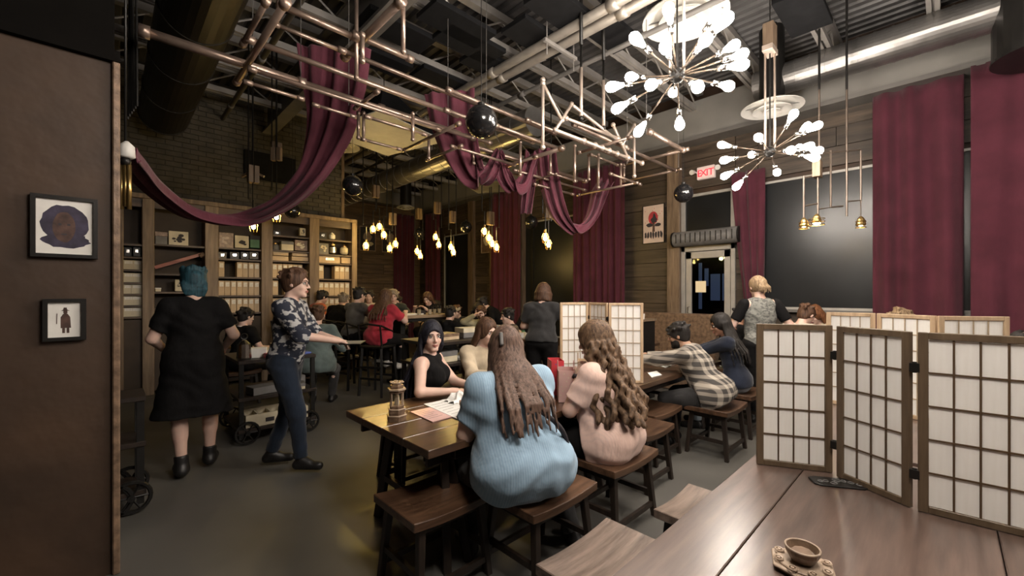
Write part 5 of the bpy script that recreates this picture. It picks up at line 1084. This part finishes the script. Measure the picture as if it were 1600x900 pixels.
    frc = {'short': .72, 'long': 1, 'elbow': 1, 'cap': .45}.get(kind, 0); looser = .020 if kind != 'long' else .016
    for S_, E_, W_ in ((SL, EL, WL), (SR, ER, WR)):
        if frc: tp_.append(('cc' if frc < 1 else 'c', S_, S_+(E_-S_)*frc, (.052*ab+looser)*s, (.046*ab+looser)*s, .05))
        if kind == 'long': tp_.append(('cc', E_, E_+(W_-E_)*.93, (.040*ab+.015)*s, (.028*ab**.5+.014)*s, .02))
        if kind == 'elbow': tp_.append(('cc', E_, E_+(W_-E_)*.25, (.040*ab+.016)*s, (.034*ab+.018)*s, .02))
    hem = top[3] if len(top) > 3 else -.10
    if dress is None: pls = [(-up, L_(0, 0, hem))]
    else:
        hemz, rr_ = dress; pls = [(V(0, 0, -1), V(0, 0, hemz))]; tp_ += [('c', H+V(-.06, 0, 0), V(-rr_*.42, 0, hemz-.12), .12*b, rr_*.62, .12), ('c', H+V(.06, 0, 0), V(rr_*.42, 0, hemz-.12), .12*b, rr_*.62, .12)]
    if hem < -.05 and dress is None: tp_ += [('cc', Hh, Hh+(K-Hh)*.22, (.088*b**.8+.030)*s, (.08*b**.8+.026)*s, .10) for Hh, K in ((HL, KL), (HR, KR))] if seated else []
    nk = nb+(hc-nb)*.25
    sh_ = sdf_obj('dress' if dress else top[2] if len(top) > 2 else 'shirt', tp_, h, top[0], t, fold=.006 if h < .0105 else .006 if h < .0135 else .004, planes=pls, subs=[(nb+(hc-nb)*.42+fw*.02, V(.062, .066, .055)*s*(1+.1*(b-1)))], seed=x*7+y)
    if bottom[1] != 'none':
        pr = [('e', tor[0][0]-up*.045, (V(*tor[0][1])*V(1, 1, .72)+.006)*s, T, .04)]; g_ = .013
        for Hh, K, A in ((HL, KL, AL), (HR, KR, AR)):
            e_ = {'pants': .93, 'shorts': 0, 'capri': .55}.get(bottom[1], .93)
            pr.append(('c' if e_ else 'cc', Hh, K if e_ else Hh+(K-Hh)*.85, (.088*b**.8+g_)*s, (.056*b**.5+g_)*s, .04))
            if e_: pr.append(('cc', K, K+(A-K)*e_, (.053*b**.5+g_)*s, (.036+.016)*s, .03))
        sdf_obj('trousers' if bottom[1] == 'pants' else 'shorts', pr, h*1.15, bottom[0], t, fold=.004, seed=x*3)
    if shoe:
        for A, heel, toe, K in ft:
            pr = [('c', heel+V(0, 0, .004), toe+V(0, 0, .006), .041*s, .036*s, .02), ('c', A+V(0, 0, .01 if shoe != 'boot' else .09), A+(toe-A)*.4, .047*s if shoe == 'boot' else .043*s, .040*s, .02)]
            if shoe == 'boot': pr.append(('cc', A-nrmz(K-A)*.02, A+(K-A)*.22, .048*s, .050*s, .02)); pr[1] = ('c', A+V(0, 0, -.02), toe+(A-toe)*.2, .050*s, .042*s, .03)
            sdf_obj('shoe', pr, h, 'shoe_black' if shoe == 'boot' else shoe, t, planes=[(V(0, 0, -1), V(0, 0, heel[2]-.036))])
    # hair
    hk, hm = hair[0], hair[1]; hh = min(h, .012); rr = random.Random(int(x*100+y*10))
    cut = (hp(0, .120, -.040), V(.066, .086, .114)*s) if hk not in ('short', 'messy', 'crop') else (hp(0, .125, -.045), V(.086, .092, .116)*s)
    if hk == 'bald': pass
    else:
        big = {'bob': .020, 'long': .017, 'curly': .036, 'updo': .016, 'pony': .012, 'messy': .015}.get(hk, .009)
        hb = [('e', hp(0, -.016, .028), V(.078+big, .095+big, .099+big)*s, Hd, .02)]
        def strand(a, pts, r0, r1, k=.01):
            q = [hp(*a)]+pts
            for i in range(len(q)-1): f0 = i/(len(q)-1); f1 = (i+1)/(len(q)-1); hb.append(('c', q[i], q[i+1], (r0+(r1-r0)*f0)*s, (r0+(r1-r0)*f1)*s, k))
        down = -V(0, 0, 1)
        if hk in ('long', 'half'):
            ln = hair[2] if len(hair) > 2 else .38
            for i in range(24):
                an = PI*(1.0+(i % 12+.5*(i//12))/11.5); ax_, ay_ = math.cos(an)*.085, math.sin(an)*.095
                p0 = hp(ax_, ay_*.95-.01, .02); p1 = hp(ax_*1.1, ay_*1.12-.01, -.07); back = up*-1
                bk = max(0, -math.sin(an)); dep = lambda zz: -(.10*b**.9+.062)*min(1, bk*1.5+.1)*(1 if zz < .35 else .72)
                w1 = ax_*(1.15+.5*rr.random()); p2 = L_(w1*1.1, dep(.4), .415); p3 = L_(w1*1.3, dep(.3)-.006*rr.random(), .415-ln*(.42+.06*rr.random())); p4 = L_(w1*1.25+rr.uniform(-.02, .02), dep(.2), .415-ln*(.8+.22*rr.random()))
                strand((ax_*.6, ay_*.6, .08), [p0, p1, p2, p3, p4], .024, .007, .006)
        elif hk == 'curly':
            ln = hair[2] if len(hair) > 2 else .35
            for i in range(32):
                an = PI*(.93+1.14*(i % 13+.4*(i//13))/12); rr0 = 1.0+.18*(i//13); ax_, ay_ = math.cos(an)*.095*rr0, math.sin(an)*.10*rr0; q = [hp(ax_*.8, ay_*.8, .07-.03*(i//13)), hp(ax_, ay_, .0)]
                cur = q[-1]; ph = rr.random()*6; n_ = 11; bk = max(0, -math.sin(an)); tgt = L_(ax_*2.0, -(.10*b**.9+.05+.03*(i//13))*min(1, bk*1.6+.1), .44-ln*(.75+.3*rr.random())); L2_ = np.linalg.norm(tgt-cur); dr_ = (tgt-cur)/L2_
                for j in range(n_): c2 = cur+dr_*L2_/n_+(rt*math.sin(ph+j*1.9)+fw*math.cos(ph+j*1.9))*.020; q.append(c2); cur = cur+dr_*L2_/n_
                for j in range(len(q)-1): hb.append(('c', q[j], q[j+1], .022*s, .017*s, .005))
        elif hk == 'bob':
            for i in range(13):
                an = PI*(1.0+i/12)-.0; ax_, ay_ = math.cos(an)*.092, math.sin(an)*.098; strand((ax_*.7, ay_*.7, .06), [hp(ax_*1.05, ay_-.01, -.02), hp(ax_*1.08, ay_*.98-.01, -.11+.012*rr.random())], .03, .022, .012)
        elif hk == 'updo':
            for i in range(16): an = i*2.4; e_ = rr.uniform(.01, .07); q0 = hp(.06*math.cos(an), -.02+.06*math.sin(an), .07+.3*e_); q1 = hp(.085*math.cos(an), -.02+.085*math.sin(an), .10+.3*e_); hb.append(('c', q0, q1, .03*s, .018*s, .01))
            for i in range(8): ax_ = -.07+.02*i; strand((ax_, -.07, -.02), [hp(ax_*1.0, -.085, -.08), hp(ax_*.9, -.075, -.12-.02*rr.random())], .022, .010)
        elif hk == 'pony':
            hb.append(('e', hp(0, -.11, .03), V(.045, .035, .045)*s, Hd, .02))
            for i in range(7): ax_ = (i-3)*.012; strand((ax_, -.115, .02), [hp(ax_*1.6, -.135, -.02), hp(ax_*1.9, -.125, -.07-.03*rr.random())], .016, .008, .005)
        elif hk == 'bun': hb.append(('e', hp(0, -.10, .06), V(.045, .045, .045)*s, Hd, .015))
        else:
            for i in range(26):
                an = rr.random()*6.28; el_ = rr.random()*1.2; rad = .088+big*.6; q0 = hp(rad*math.cos(an)*math.cos(el_), -.018+rad*math.sin(an)*math.cos(el_)*1.1, .03+rad*math.sin(el_)); q1 = q0+(Hd @ V(.022*math.cos(an+.6), .022*math.sin(an+.6)-.004, .008))*s; hb.append(('c', q0, q1, .019*s, .012*s, .012))
        low = -.045 if hk in ('short', 'messy', 'crop', 'pony', 'bun', 'updo') else None
        pls = []
        subs = [cut]+([(hp(.006, .03, .150), V(.005, .10, .030)*s)] if hk in ('long', 'bob', 'curly') else [])
        if low is not None and hk not in ('updo', 'pony'): pls = [(-(Hd @ V(0, -.75, 1))/1.25, hp(0, 0, -.042))]; hb += [('e', hp(0, -.048, -.042), V(.066, .056, .052)*s, Hd, .02)]
        sdf_obj('hair', hb, hh, hm, t, fold=.003, planes=pls, subs=subs)
    for ex in extras:
        if ex == 'glasses':
            g_ = MB()
            for sg in (-1, 1):
                g_.tube([tuple(hp(sg*.031+.021*math.cos(q*PI/5), .098-.3*abs(sg*.031+.021*math.cos(q*PI/5))**1.3, .006+.017*math.sin(q*PI/5))) for q in range(11)], .0018*s, 5); g_.tube([tuple(hp(sg*.052, .09, .010)), tuple(hp(sg*.078, 0, .008))], .002*s, 5)
            g_.tube([tuple(hp(-.01, .1, .01)), tuple(hp(.01, .1, .01))], .002*s, 5); g_.build('glasses', 'ink', t)
        elif ex == 'beard': sdf_obj('beard', [('e', hp(0, .03, -.062), V(.062, .066, .072)*s, Hd, .01), ('c', hp(-.014, .078, -.105), hp(.014, .078, -.105), .022*s, .022*s, .01)], min(h, .010), hair[1] if hk != 'bald' else 'hair_brown', t, subs=[(hp(0, .085, .02), V(.06, .06, .066)*s), (hp(0, .108, -.058), V(.028, .02, .014)*s)], planes=[(Hd @ V(0, -1, .0), hp(0, .0, 0)), (Hd @ V(0, 0, 1), hp(0, 0, -.03))])
        elif ex == 'cap':
            sdf_obj('cap', [('e', hp(0, -.012, .045), V(.092, .108, .085)*s, Hd, .02), ('e', hp(0, .12, .045), V(.06, .055, .010)*s, Hd, .012)], .011, 'cap_tan', t, planes=[(-(Hd @ V(0, 0, 1)), hp(0, 0, .028))])
        elif ex == 'watch': MB().cyl(tuple(WL-nrmz(WL-EL)*.02), tuple(WL+nrmz(WL-EL)*.012), .034, n=12).build('watch', 'black', t)
        elif ex == 'scrunchie':
            d = nrmz(WL-EL); c = WL-d*.015; mb = MB(); a_ = nrmz(np.cross(d, V(1, .3, .2))); b_ = np.cross(d, a_)
            for q in range(14): an = q*2*PI/14; mb.ball(tuple(c+(a_*math.cos(an)+b_*math.sin(an))*.036+d*.006*(q % 2)), .013, 8, 6)
            mb.build('scrunchie', 'ink', t, smooth=True)
        elif ex == 'strap':
            pts = [tuple(L_(q[0], q[1], q[2])) for q in ((-.10*b, .10*b, .40), (-.10, .0, .505), (-.02, -.112*b, .34), (.10*b, -.115*b, .17), (.165*b, -.02, .0), (.13*b, .09, -.06))]
            P2 = [Vector(p) for p in pts]; R9 = []
            for i in range(len(P2)-1):
                for k in range(6):
                    q = k/6; p0, p1, p2, p3 = P2[max(i-1, 0)], P2[i], P2[i+1], P2[min(i+2, len(P2)-1)]; R9.append(.5*((2*p1)+(p2-p0)*q+(2*p0-5*p1+4*p2-p3)*q*q+(3*p1-p0-3*p2+p3)*q**3))
            MB().tube(R9, .014, 6).build('bag_strap', 'ink', t, smooth=True)
        elif ex == 'mesh_sleeves': sdf_obj('mesh_sleeve', [('cc', S_, S_+(E_-S_)*.75, (.052*ab+.016)*s, (.044*ab+.016)*s, .01) for S_, E_ in ((SL, EL),)], h, 'c_black', t); sdf_obj('mesh_sleeve', [('cc', SR, SR+(ER-SR)*.75, (.052*ab+.016)*s, (.044*ab+.016)*s, .01)], h, 'c_black', t)
        elif ex == 'clip': MB().box(tuple(hp(-.05, -.125, .035)), (.02, .02, .075), Matrix(Hd.tolist())).build('hair_clip', 'grey', t, bevel=.005)
        elif ex == 'hood': sdf_obj('hood', [('c', L_(-.07, -.06, .47), L_(.07, -.06, .47), .05, .05, .03), ('c', L_(0, -.10, .43), L_(0, -.09, .36), .06, .03, .03)], .012, top[0], t)
        elif ex == 'collar': MB().tor(tuple(nb+(hc-nb)*.12), .062, .008, 18, 6, Matrix(Hd.tolist())).build('collar', 'paperw', t, smooth=True)
        elif ex == 'necklace': MB().tor(tuple(nb+(hc-nb)*.10+fw*.01), .066, .0018, 18, 4, Matrix(rotm(0, .5).tolist())).build('necklace', 'chrome', t)
    t['_hz'] = hz; t['_wl'] = tuple(map(float, WL)); t['_wr'] = tuple(map(float, WR)); return t, WL, WR
def w2l(p, x, y, psi, base=0):    # world point -> a person's local frame
    a = R_(psi-90); dx, dy = p[0]-x, p[1]-y; return (dx*math.cos(a)+dy*math.sin(a), -dx*math.sin(a)+dy*math.cos(a), p[2]-base)
for k, a, b2, wv in (('hair_dark', (.006, .005, .005), (.03, .025, .022), 0), ('hair_brown', (.035, .017, .010), (.13, .068, .04), 0), ('hair_curl', (.035, .018, .010), (.19, .115, .066), 1), ('hair_blue', (.006, .018, .026), (.02, .075, .10), 0), ('hair_red', (.09, .035, .015), (.26, .11, .05), 0),
                     ('hair_blond', (.10, .06, .035), (.42, .30, .18), 0), ('hair_grey', (.13, .10, .075), (.36, .30, .23), 0), ('hair_black', (.004, .004, .007), (.022, .022, .035), 0), ('hair_auburn', (.040, .022, .016), (.17, .105, .078), 0)): M[k] = hairm(k, a, b2, wv)
for k, c in (('c_black', (.006, .0055, .006)), ('c_charcoal', (.035, .034, .035)), ('c_grey', (.105, .10, .095)), ('c_red', (.42, .035, .055)), ('c_orange', (.52, .13, .065)), ('c_pink', (.62, .40, .33)), ('c_teal', (.12, .155, .15)), ('c_cream', (.52, .43, .31)), ('c_navy', (.014, .018, .032)),
             ('c_jean', (.012, .019, .034)), ('c_jeanl', (.25, .29, .33)), ('c_tan', (.34, .31, .20)), ('c_pale', (.55, .50, .42)), ('cap_tan', (.40, .34, .24)), ('c_darkgreen', (.035, .04, .032))): M[k] = cloth(k, c)
M['c_blue'] = cloth('c_blue', (.27, .40, .53), .16, 6, stripes=((.36, .48, .60), 26)); M['c_stripepink'] = cloth('c_stripepink', (.80, .57, .49), .08, 6, stripes=((.70, .50, .44), 26))
M['c_plaid'] = plaid('c_plaid', (.42, .37, .31), (.05, .045, .042), (.16, .14, .125), 15); M['c_plaid2'] = plaid('c_plaid2', (.20, .15, .10), (.05, .04, .03), (.12, .09, .06), 15)
M['c_floral'] = blotch('c_floral', (.014, .018, .034), (.42, .42, .42), 15); M['c_denim'] = blotch('c_denim', (.20, .20, .18), (.09, .09, .085), 30, .45, .6)
M['shoe_black'] = plain('shoe_black', (.012, .011, .011), .45); M['shoe_white'] = plain('shoe_white', (.55, .53, .50), .6); M['shoe_grey'] = plain('shoe_grey', (.22, .21, .20), .7)
# ================================================================== the people
def at(u, d): p = pd(u, 458, d); return p.x, p.y
def hands(x, y, psi, a, b): return dict(hl=w2l(a, x, y, psi), hr=w2l(b, x, y, psi))
# near table
x, y = 1.62, 1.58; person('large woman in a light blue shirt with long brown hair, back to the camera', x, y, 68, hz=.62, lean=19, side=-3, hyaw=-8, hpitch=10, bulk=1.58, elbow=((-.35, -.2, -1), (.5, -.2, -1)), **hands(x, y, 68, (1.58, 2.05, .84), (2.0, 2.0, .86)), top=('c_blue', 'short', 'shirt', -.17), bottom=('c_charcoal', 'pants'),
    hair=('long', 'hair_auburn', .27), h=.009, extras=('strap', 'clip'), hw=.98, fl=(-.2, .35, .07), fr=(.40, .16, .07))
x, y = 2.50, 1.60; person('woman with long curly brown hair in a pale pink striped shirt, hand at her chin', x, y, 100, hz=.57, lean=9, hyaw=15, hpitch=4, bulk=1.5, **hands(x, y, 100, (pd(905, 592, 2.92).x, pd(905, 592, 2.92).y, .97), (2.6, 2.05, .82)), top=('c_stripepink', 'short', 'shirt', -.17), bottom=('c_black', 'pants'),
    hair=('curly', 'hair_curl', .34), h=.009, extras=('scrunchie',), elbow=((-.5, .1, -.8), (.6, -.5, -.7)))
x, y = 1.90, 3.02; person('woman with straight black hair in a black sleeveless top, arm on the table', x, y, -55, hz=.55, lean=6, hyaw=-50, hpitch=-2, bulk=.95, bust=.3, **hands(x, y, -55, (2.12, 2.62, .80), (1.90, 2.62, .80)), fl=(.12, .36, .07), fr=(.36, .25, .07), skin='skin', top=('c_black', 'tank', 'top', -.1), bottom=('c_black', 'pants'),
    hair=('long', 'hair_black', .33), h=.0065, extras=('necklace',), curl=(.6, .8), elbow=((-.3, -.4, -.8), (1, -.1, -.6)))
x, y = 2.62, 3.18; person('woman with brown hair and a cream top half hidden behind the blue shirt', x, y, -100, hz=.55, lean=10, hyaw=12, hpitch=6, bulk=1.05, **hands(x, y, -100, (2.8, 2.7, .84), (2.4, 2.7, .84)), top=('c_cream', 'long', 'sweater'), hair=('long', 'hair_brown', .3), h=.010)
# second table
x, y = 4.30, 1.58; person('man in a black and cream plaid shirt leaning over the table', x, y, 98, hz=.57, lean=33, hyaw=8, hpitch=2, bulk=1.32, **hands(x, y, 98, (4.02, 2.30, .85), (4.3, 2.32, .86)), skin='skin2', top=('c_plaid', 'long', 'shirt', -.12), bottom=('c_charcoal', 'pants'),
    hair=('messy', 'hair_dark'), h=.010, extras=('beard',))
x, y = 5.10, 1.62; person('woman in a dark navy hoodie and pale jeans with long black hair', x, y, 105, hz=.57, lean=14, hyaw=18, hpitch=10, bulk=.98, **hands(x, y, 105, (4.9, 2.2, .84), (5.1, 2.25, .84)), skin='skin3', top=('c_navy', 'long', 'hoodie', -.07), bottom=('c_jeanl', 'pants'),
    hair=('long', 'hair_dark', .26), h=.011)
x, y = at(1146, 5.9); person('black-haired man facing right behind the dark hoodie', x, y, -30, hz=.60, lean=10, hyaw=0, hpitch=5, skin='skin3', top=('c_black', 'long', 'sweater'), hair=('short', 'hair_dark'), h=.012)
x, y = at(1189, 4.95); person('standing woman with a blond ponytail and grey denim vest, back to the camera', x, y, 38, hz=.97, lean=4, hyaw=10, hpitch=6, bulk=1.12, s=1.02, hl=(-.22, .3, 1.12), hr=(.24, .16, 1.02), extras=('mesh_sleeves',), top=('c_denim', 'tank', 'vest', -.04), bottom=('c_black', 'pants'), hair=('pony', 'hair_blond'), h=.011)
x, y = at(1238, 5.1); person('brown-haired man with a pale collar looking down behind the screens', x, y, -20, hz=.69, lean=20, hyaw=-8, hpitch=18, top=('c_pale', 'long', 'shirt'), hair=('short', 'hair_brown'), h=.012)
x, y = at(1290, 5.8); person('person with a reddish bowed face behind the pale screen', x, y, 160, hz=.66, lean=20, hpitch=16, top=('c_cream', 'long', 'sweater'), hair=('bob', 'hair_red'), h=.013)
x, y = at(1398, 4.5); person('person with ash blond hair just showing above the pale screen', x, y, 350, hz=.64, lean=16, hpitch=14, top=('c_black', 'long', 'sweater'), hair=('messy', 'hair_blond'), h=.013)
x, y = at(1606, 3.3); person('person at the right edge of the photo, face half cut off', x, y, 170, hz=.50, lean=10, hpitch=6, top=('c_black', 'long', 'sweater'), hair=('long', 'hair_dark', .3), h=.012)
# standing staff on the left
x, y = at(303, 3.6); person('standing waitress with blue hair in a black dress, back to the camera', x, y, 82, hz=.98, lean=5, hyaw=5, hpitch=14, bulk=1.12, s=1.04, elbow=((-.6, -.2, -1), (.6, -.2, -1)), hl=(-.20, .26, 1.04), hr=(.22, .24, 1.04), fl=(-.08, -.04, .08), fr=(.11, .12, .08), top=('c_black', 'short', 'dress'), bottom=('c_black', 'none'), dress=(.52, .30),
    hair=('updo', 'hair_blue'), shoe='boot', h=.011, hw=.92)
x, y = 1.14, 4.06; t_, WLs, WRs = person('waiter in a navy and white flowered shirt walking to the right with a tablet', x, y, -36, hz=.97, lean=5, hyaw=0, hpitch=2, bulk=1.08, s=1.04, hl=(-.10, .40, 1.12), hr=(.14, .44, 1.14), fl=(-.08, -.16, .10), fr=(.09, .16, .07), top=('c_floral', 'elbow', 'shirt', -.14), bottom=('c_jean', 'pants'),
    hair=('messy', 'hair_brown'), extras=('glasses',), h=.011)
q = t_.matrix_basis @ Vector(tuple((WLs+WRs)/2+V(0, .15, -.03))); tb = thing('tablet', 'dark tablet in the hands of the walking waiter', 'tablet', q, R_(-36-90), world=False); MB().mm(-.13, -.09, 0, .13, .09, .009).build('tablet_case', 'black', tb, bevel=.003); MB().mm(-.12, -.08, .009, .12, .08, .0095).build('screen', 'grey', tb)
x, y = at(374, 5.9); person('dark-haired boy in black with a white striped collar seated behind the waitress', x, y, 30, hz=.58, lean=6, hyaw=-10, hpitch=8, top=('c_black', 'short', 'shirt'), hair=('short', 'hair_dark'), h=.012, extras=('collar',))
x, y = at(494, 5.55); person('seated person in a teal grey sweatshirt behind the walking waiter', x, y, 60, hz=.62, lean=8, bulk=1.25, top=('c_teal', 'long', 'sweatshirt', -.12), bottom=('c_charcoal', 'pants'), hair=('short', 'hair_brown'), h=.013)
# bar table group
def hc(u, d, rz, lb): xx, yy = at(u, d); highchair(lb, xx, yy, R_(rz-90)); return xx, yy
BH = .87
def bp(u, d, psi, label, lb, **k):
    xx, yy = hc(u, d, psi, lb); k.setdefault('fl', (-.1, .36, .42)); k.setdefault('fr', (.12, .38, .40)); k.setdefault('hl', (-.18, .46, 1.22)); k.setdefault('hr', (.18, .48, 1.22)); return person(label, xx, yy, psi, hz=BH, **k)
bp(591, 6.45, 28, 'long-haired woman in a bright red shirt on a high chair', 'black high chair under the woman in the red shirt', lean=16, hpitch=8, bulk=1.3, top=('c_red', 'short', 'shirt', -.14), bottom=('c_black', 'pants'), hair=('long', 'hair_brown', .2), shoe='shoe_white', h=.012)
bp(549, 6.92, 12, 'man with glasses in a dark grey sweater facing right on a high chair', 'black high chair under the man in the grey sweater', lean=12, hpitch=4, bulk=1.12, s=1.03, top=('c_grey', 'long', 'sweater', -.14), bottom=('c_black', 'pants'), hair=('short', 'hair_dark'), extras=('glasses',), shoe='shoe_white', h=.012)
bp(520, 7.38, 35, 'bald hunched man in a black sweatshirt on a high chair', 'black high chair under the hunched man in black', lean=30, hpitch=14, bulk=1.2, top=('c_black', 'long', 'sweatshirt', -.14), bottom=('c_black', 'pants'), hair=('crop', 'hair_grey'), shoe='shoe_white', h=.013)
x, y = at(488, 7.85); person('young man in an orange shirt seated before the bookcase', x, y, 5, hz=.86, lean=14, hpitch=14, top=('c_orange', 'short', 'shirt', -.12), hair=('short', 'hair_dark'), h=.013, fl=(-.1, .36, .4), fr=(.1, .36, .4)); highchair('black high chair under the man in orange', x, y, R_(-85))
x, y = at(452, 7.15); person('person in a pale yellow top just behind the orange shirt', x, y, 5, hz=.84, lean=6, top=('c_pale', 'short', 'shirt'), hair=('long', 'hair_brown', .2), h=.014, fl=(-.1, .36, .4), fr=(.1, .36, .4)); highchair('black high chair under the person in pale yellow', x, y, R_(-85))
x, y = at(615, 7.9); person('grey-haired man in a dark shirt across the bar table', x, y, 235, hz=.86, lean=10, hpitch=8, hyaw=10, top=('c_darkgreen', 'long', 'shirt'), hair=('messy', 'hair_grey'), h=.013, fl=(-.1, .36, .4), fr=(.1, .36, .4)); highchair('black high chair under the grey-haired man', x, y, R_(145))
x, y = at(578, 8.5); person('person with dark hair half hidden between the grey sweater and the red shirt', x, y, 235, hz=.84, lean=6, top=('c_pale', 'long', 'shirt'), hair=('short', 'hair_dark'), h=.014, fl=(-.1, .36, .4), fr=(.1, .36, .4)); highchair('black high chair behind the bar table', x, y, R_(145))
bp(680, 8.65, 205, 'woman with straight light brown hair in a black top leaning on the bar table', 'black high chair under the woman leaning on the bar table', lean=26, hpitch=14, hyaw=8, top=('c_black', 'elbow', 'top'), hair=('long', 'hair_brown', .2), h=.012, hl=(-.1, .5, 1.24), hr=(.2, .45, 1.24), bottom=('c_black', 'pants'))
x, y = at(622, 9.0); person('small dark-haired person bent at the far side of the bar table', x, y, 235, hz=.76, lean=16, hpitch=10, top=('c_grey', 'short', 'shirt'), hair=('short', 'hair_dark'), h=.014, fl=(-.1, .36, .4), fr=(.1, .36, .4)); highchair('black high chair at the far side of the bar table', x, y, R_(145))
# far tables
for (u, d, psi, hz, kw, lb) in ((683, 9.7, 230, .62, dict(top=('c_black', 'short', 'shirt'), hair=('short', 'hair_dark'), extras=('glasses', 'beard')), 'bearded man with glasses in a black shirt at the far table'),
    (673, 10.7, 230, .70, dict(top=('c_black', 'long', 'shirt'), hair=('short', 'hair_dark')), 'farthest small face behind the man with glasses'),
    (696, 7.05, 20, .58, dict(top=('c_black', 'long', 'hoodie', -.1), hair=('short', 'hair_dark'), lean=12, extras=('hood',)), 'person in a black hoodie bent over the far table'),
    (722, 8.9, 200, .56, dict(top=('c_charcoal', 'long', 'hoodie'), hair=('short', 'hair_brown'), extras=('cap',), lean=16, hpitch=14), 'person in a tan cap at the far table'),
    (753, 8.0, 225, .55, dict(top=('c_tan', 'long', 'hoodie'), hair=('short', 'hair_brown'), extras=('beard',), hl=(-.2, .35, .85), hr=(.1, .28, 1.15)), 'bearded man in a pale olive hoodie at the far games table'),
    (748, 8.6, 225, .58, dict(top=('c_black', 'long', 'shirt'), hair=('curly', 'hair_dark', .12)), 'curly dark-haired person behind the olive hoodie'),
    (806, 6.6, 150, .56, dict(top=('c_plaid2', 'long', 'shirt'), hair=('short', 'hair_dark'), lean=10), 'young man in a brown plaid shirt facing left at the far games table'),
    (830, 8.6, 225, .62, dict(top=('c_black', 'long', 'shirt'), hair=('short', 'hair_brown')), 'face peeking left of the grey-topped standing woman'),
    (906, 7.2, 230, .66, dict(top=('c_black', 'long', 'shirt'), hair=('bun', 'hair_dark')), 'dark-haired person behind the pale screen with only the head showing')):
    x, y = at(u, d); person(lb, x, y, psi, hz=hz, skin='skin', h=.014, **{**dict(lean=10, hpitch=6), **kw})
x, y = at(789, 8.7); person('person all in black standing bent over the far games table', x, y, 150, hz=.90, lean=48, hpitch=10, bulk=1.2, top=('c_black', 'long', 'sweater'), bottom=('c_black', 'pants'), hair=('messy', 'hair_dark'), h=.014, hl=(-.15, .55, .95), hr=(.15, .55, .95))
x, y = at(846, 5.45); person('standing woman with a dark bob, grey top and black skirt, seen from behind', x, y, 32, hz=.93, lean=10, hyaw=-6, hpitch=8, bulk=1.22, s=.99, hl=(-.16, .35, 1.1), hr=(.34, .30, 1.16), top=('c_charcoal', 'short', 'top', -.02), bottom=('c_black', 'pants'), hair=('bob', 'hair_brown'), h=.011)
# hidden seats under the other seated figures
k_ = 0
for o in [o for o in S.objects if o.get('category') == 'person']:
    lbl = o['label']
    if any(w_ in lbl for w_ in ('standing', 'walking', 'bar table', 'high chair', 'shirt seated before', 'blue shirt', 'pink', 'sleeveless', 'plaid shirt leaning', 'navy hoodie', 'cream top', 'pale yellow', 'half hidden between')): continue
    sd = o.location; bz = dict((c.name.split('.')[0], c) for c in o.children)['body']; zmin = .44
    stool('stool under the %s' % ' '.join(lbl.split()[:12]), sd.x-.24, sd.y-.2, sd.x+.24, sd.y+.2, h=min(o['_hz'], .72)-.10)
for o in bpy.data.objects:
    for k in ('_w', '_wl', '_wr', '_hz'):
        if k in o: del o[k]
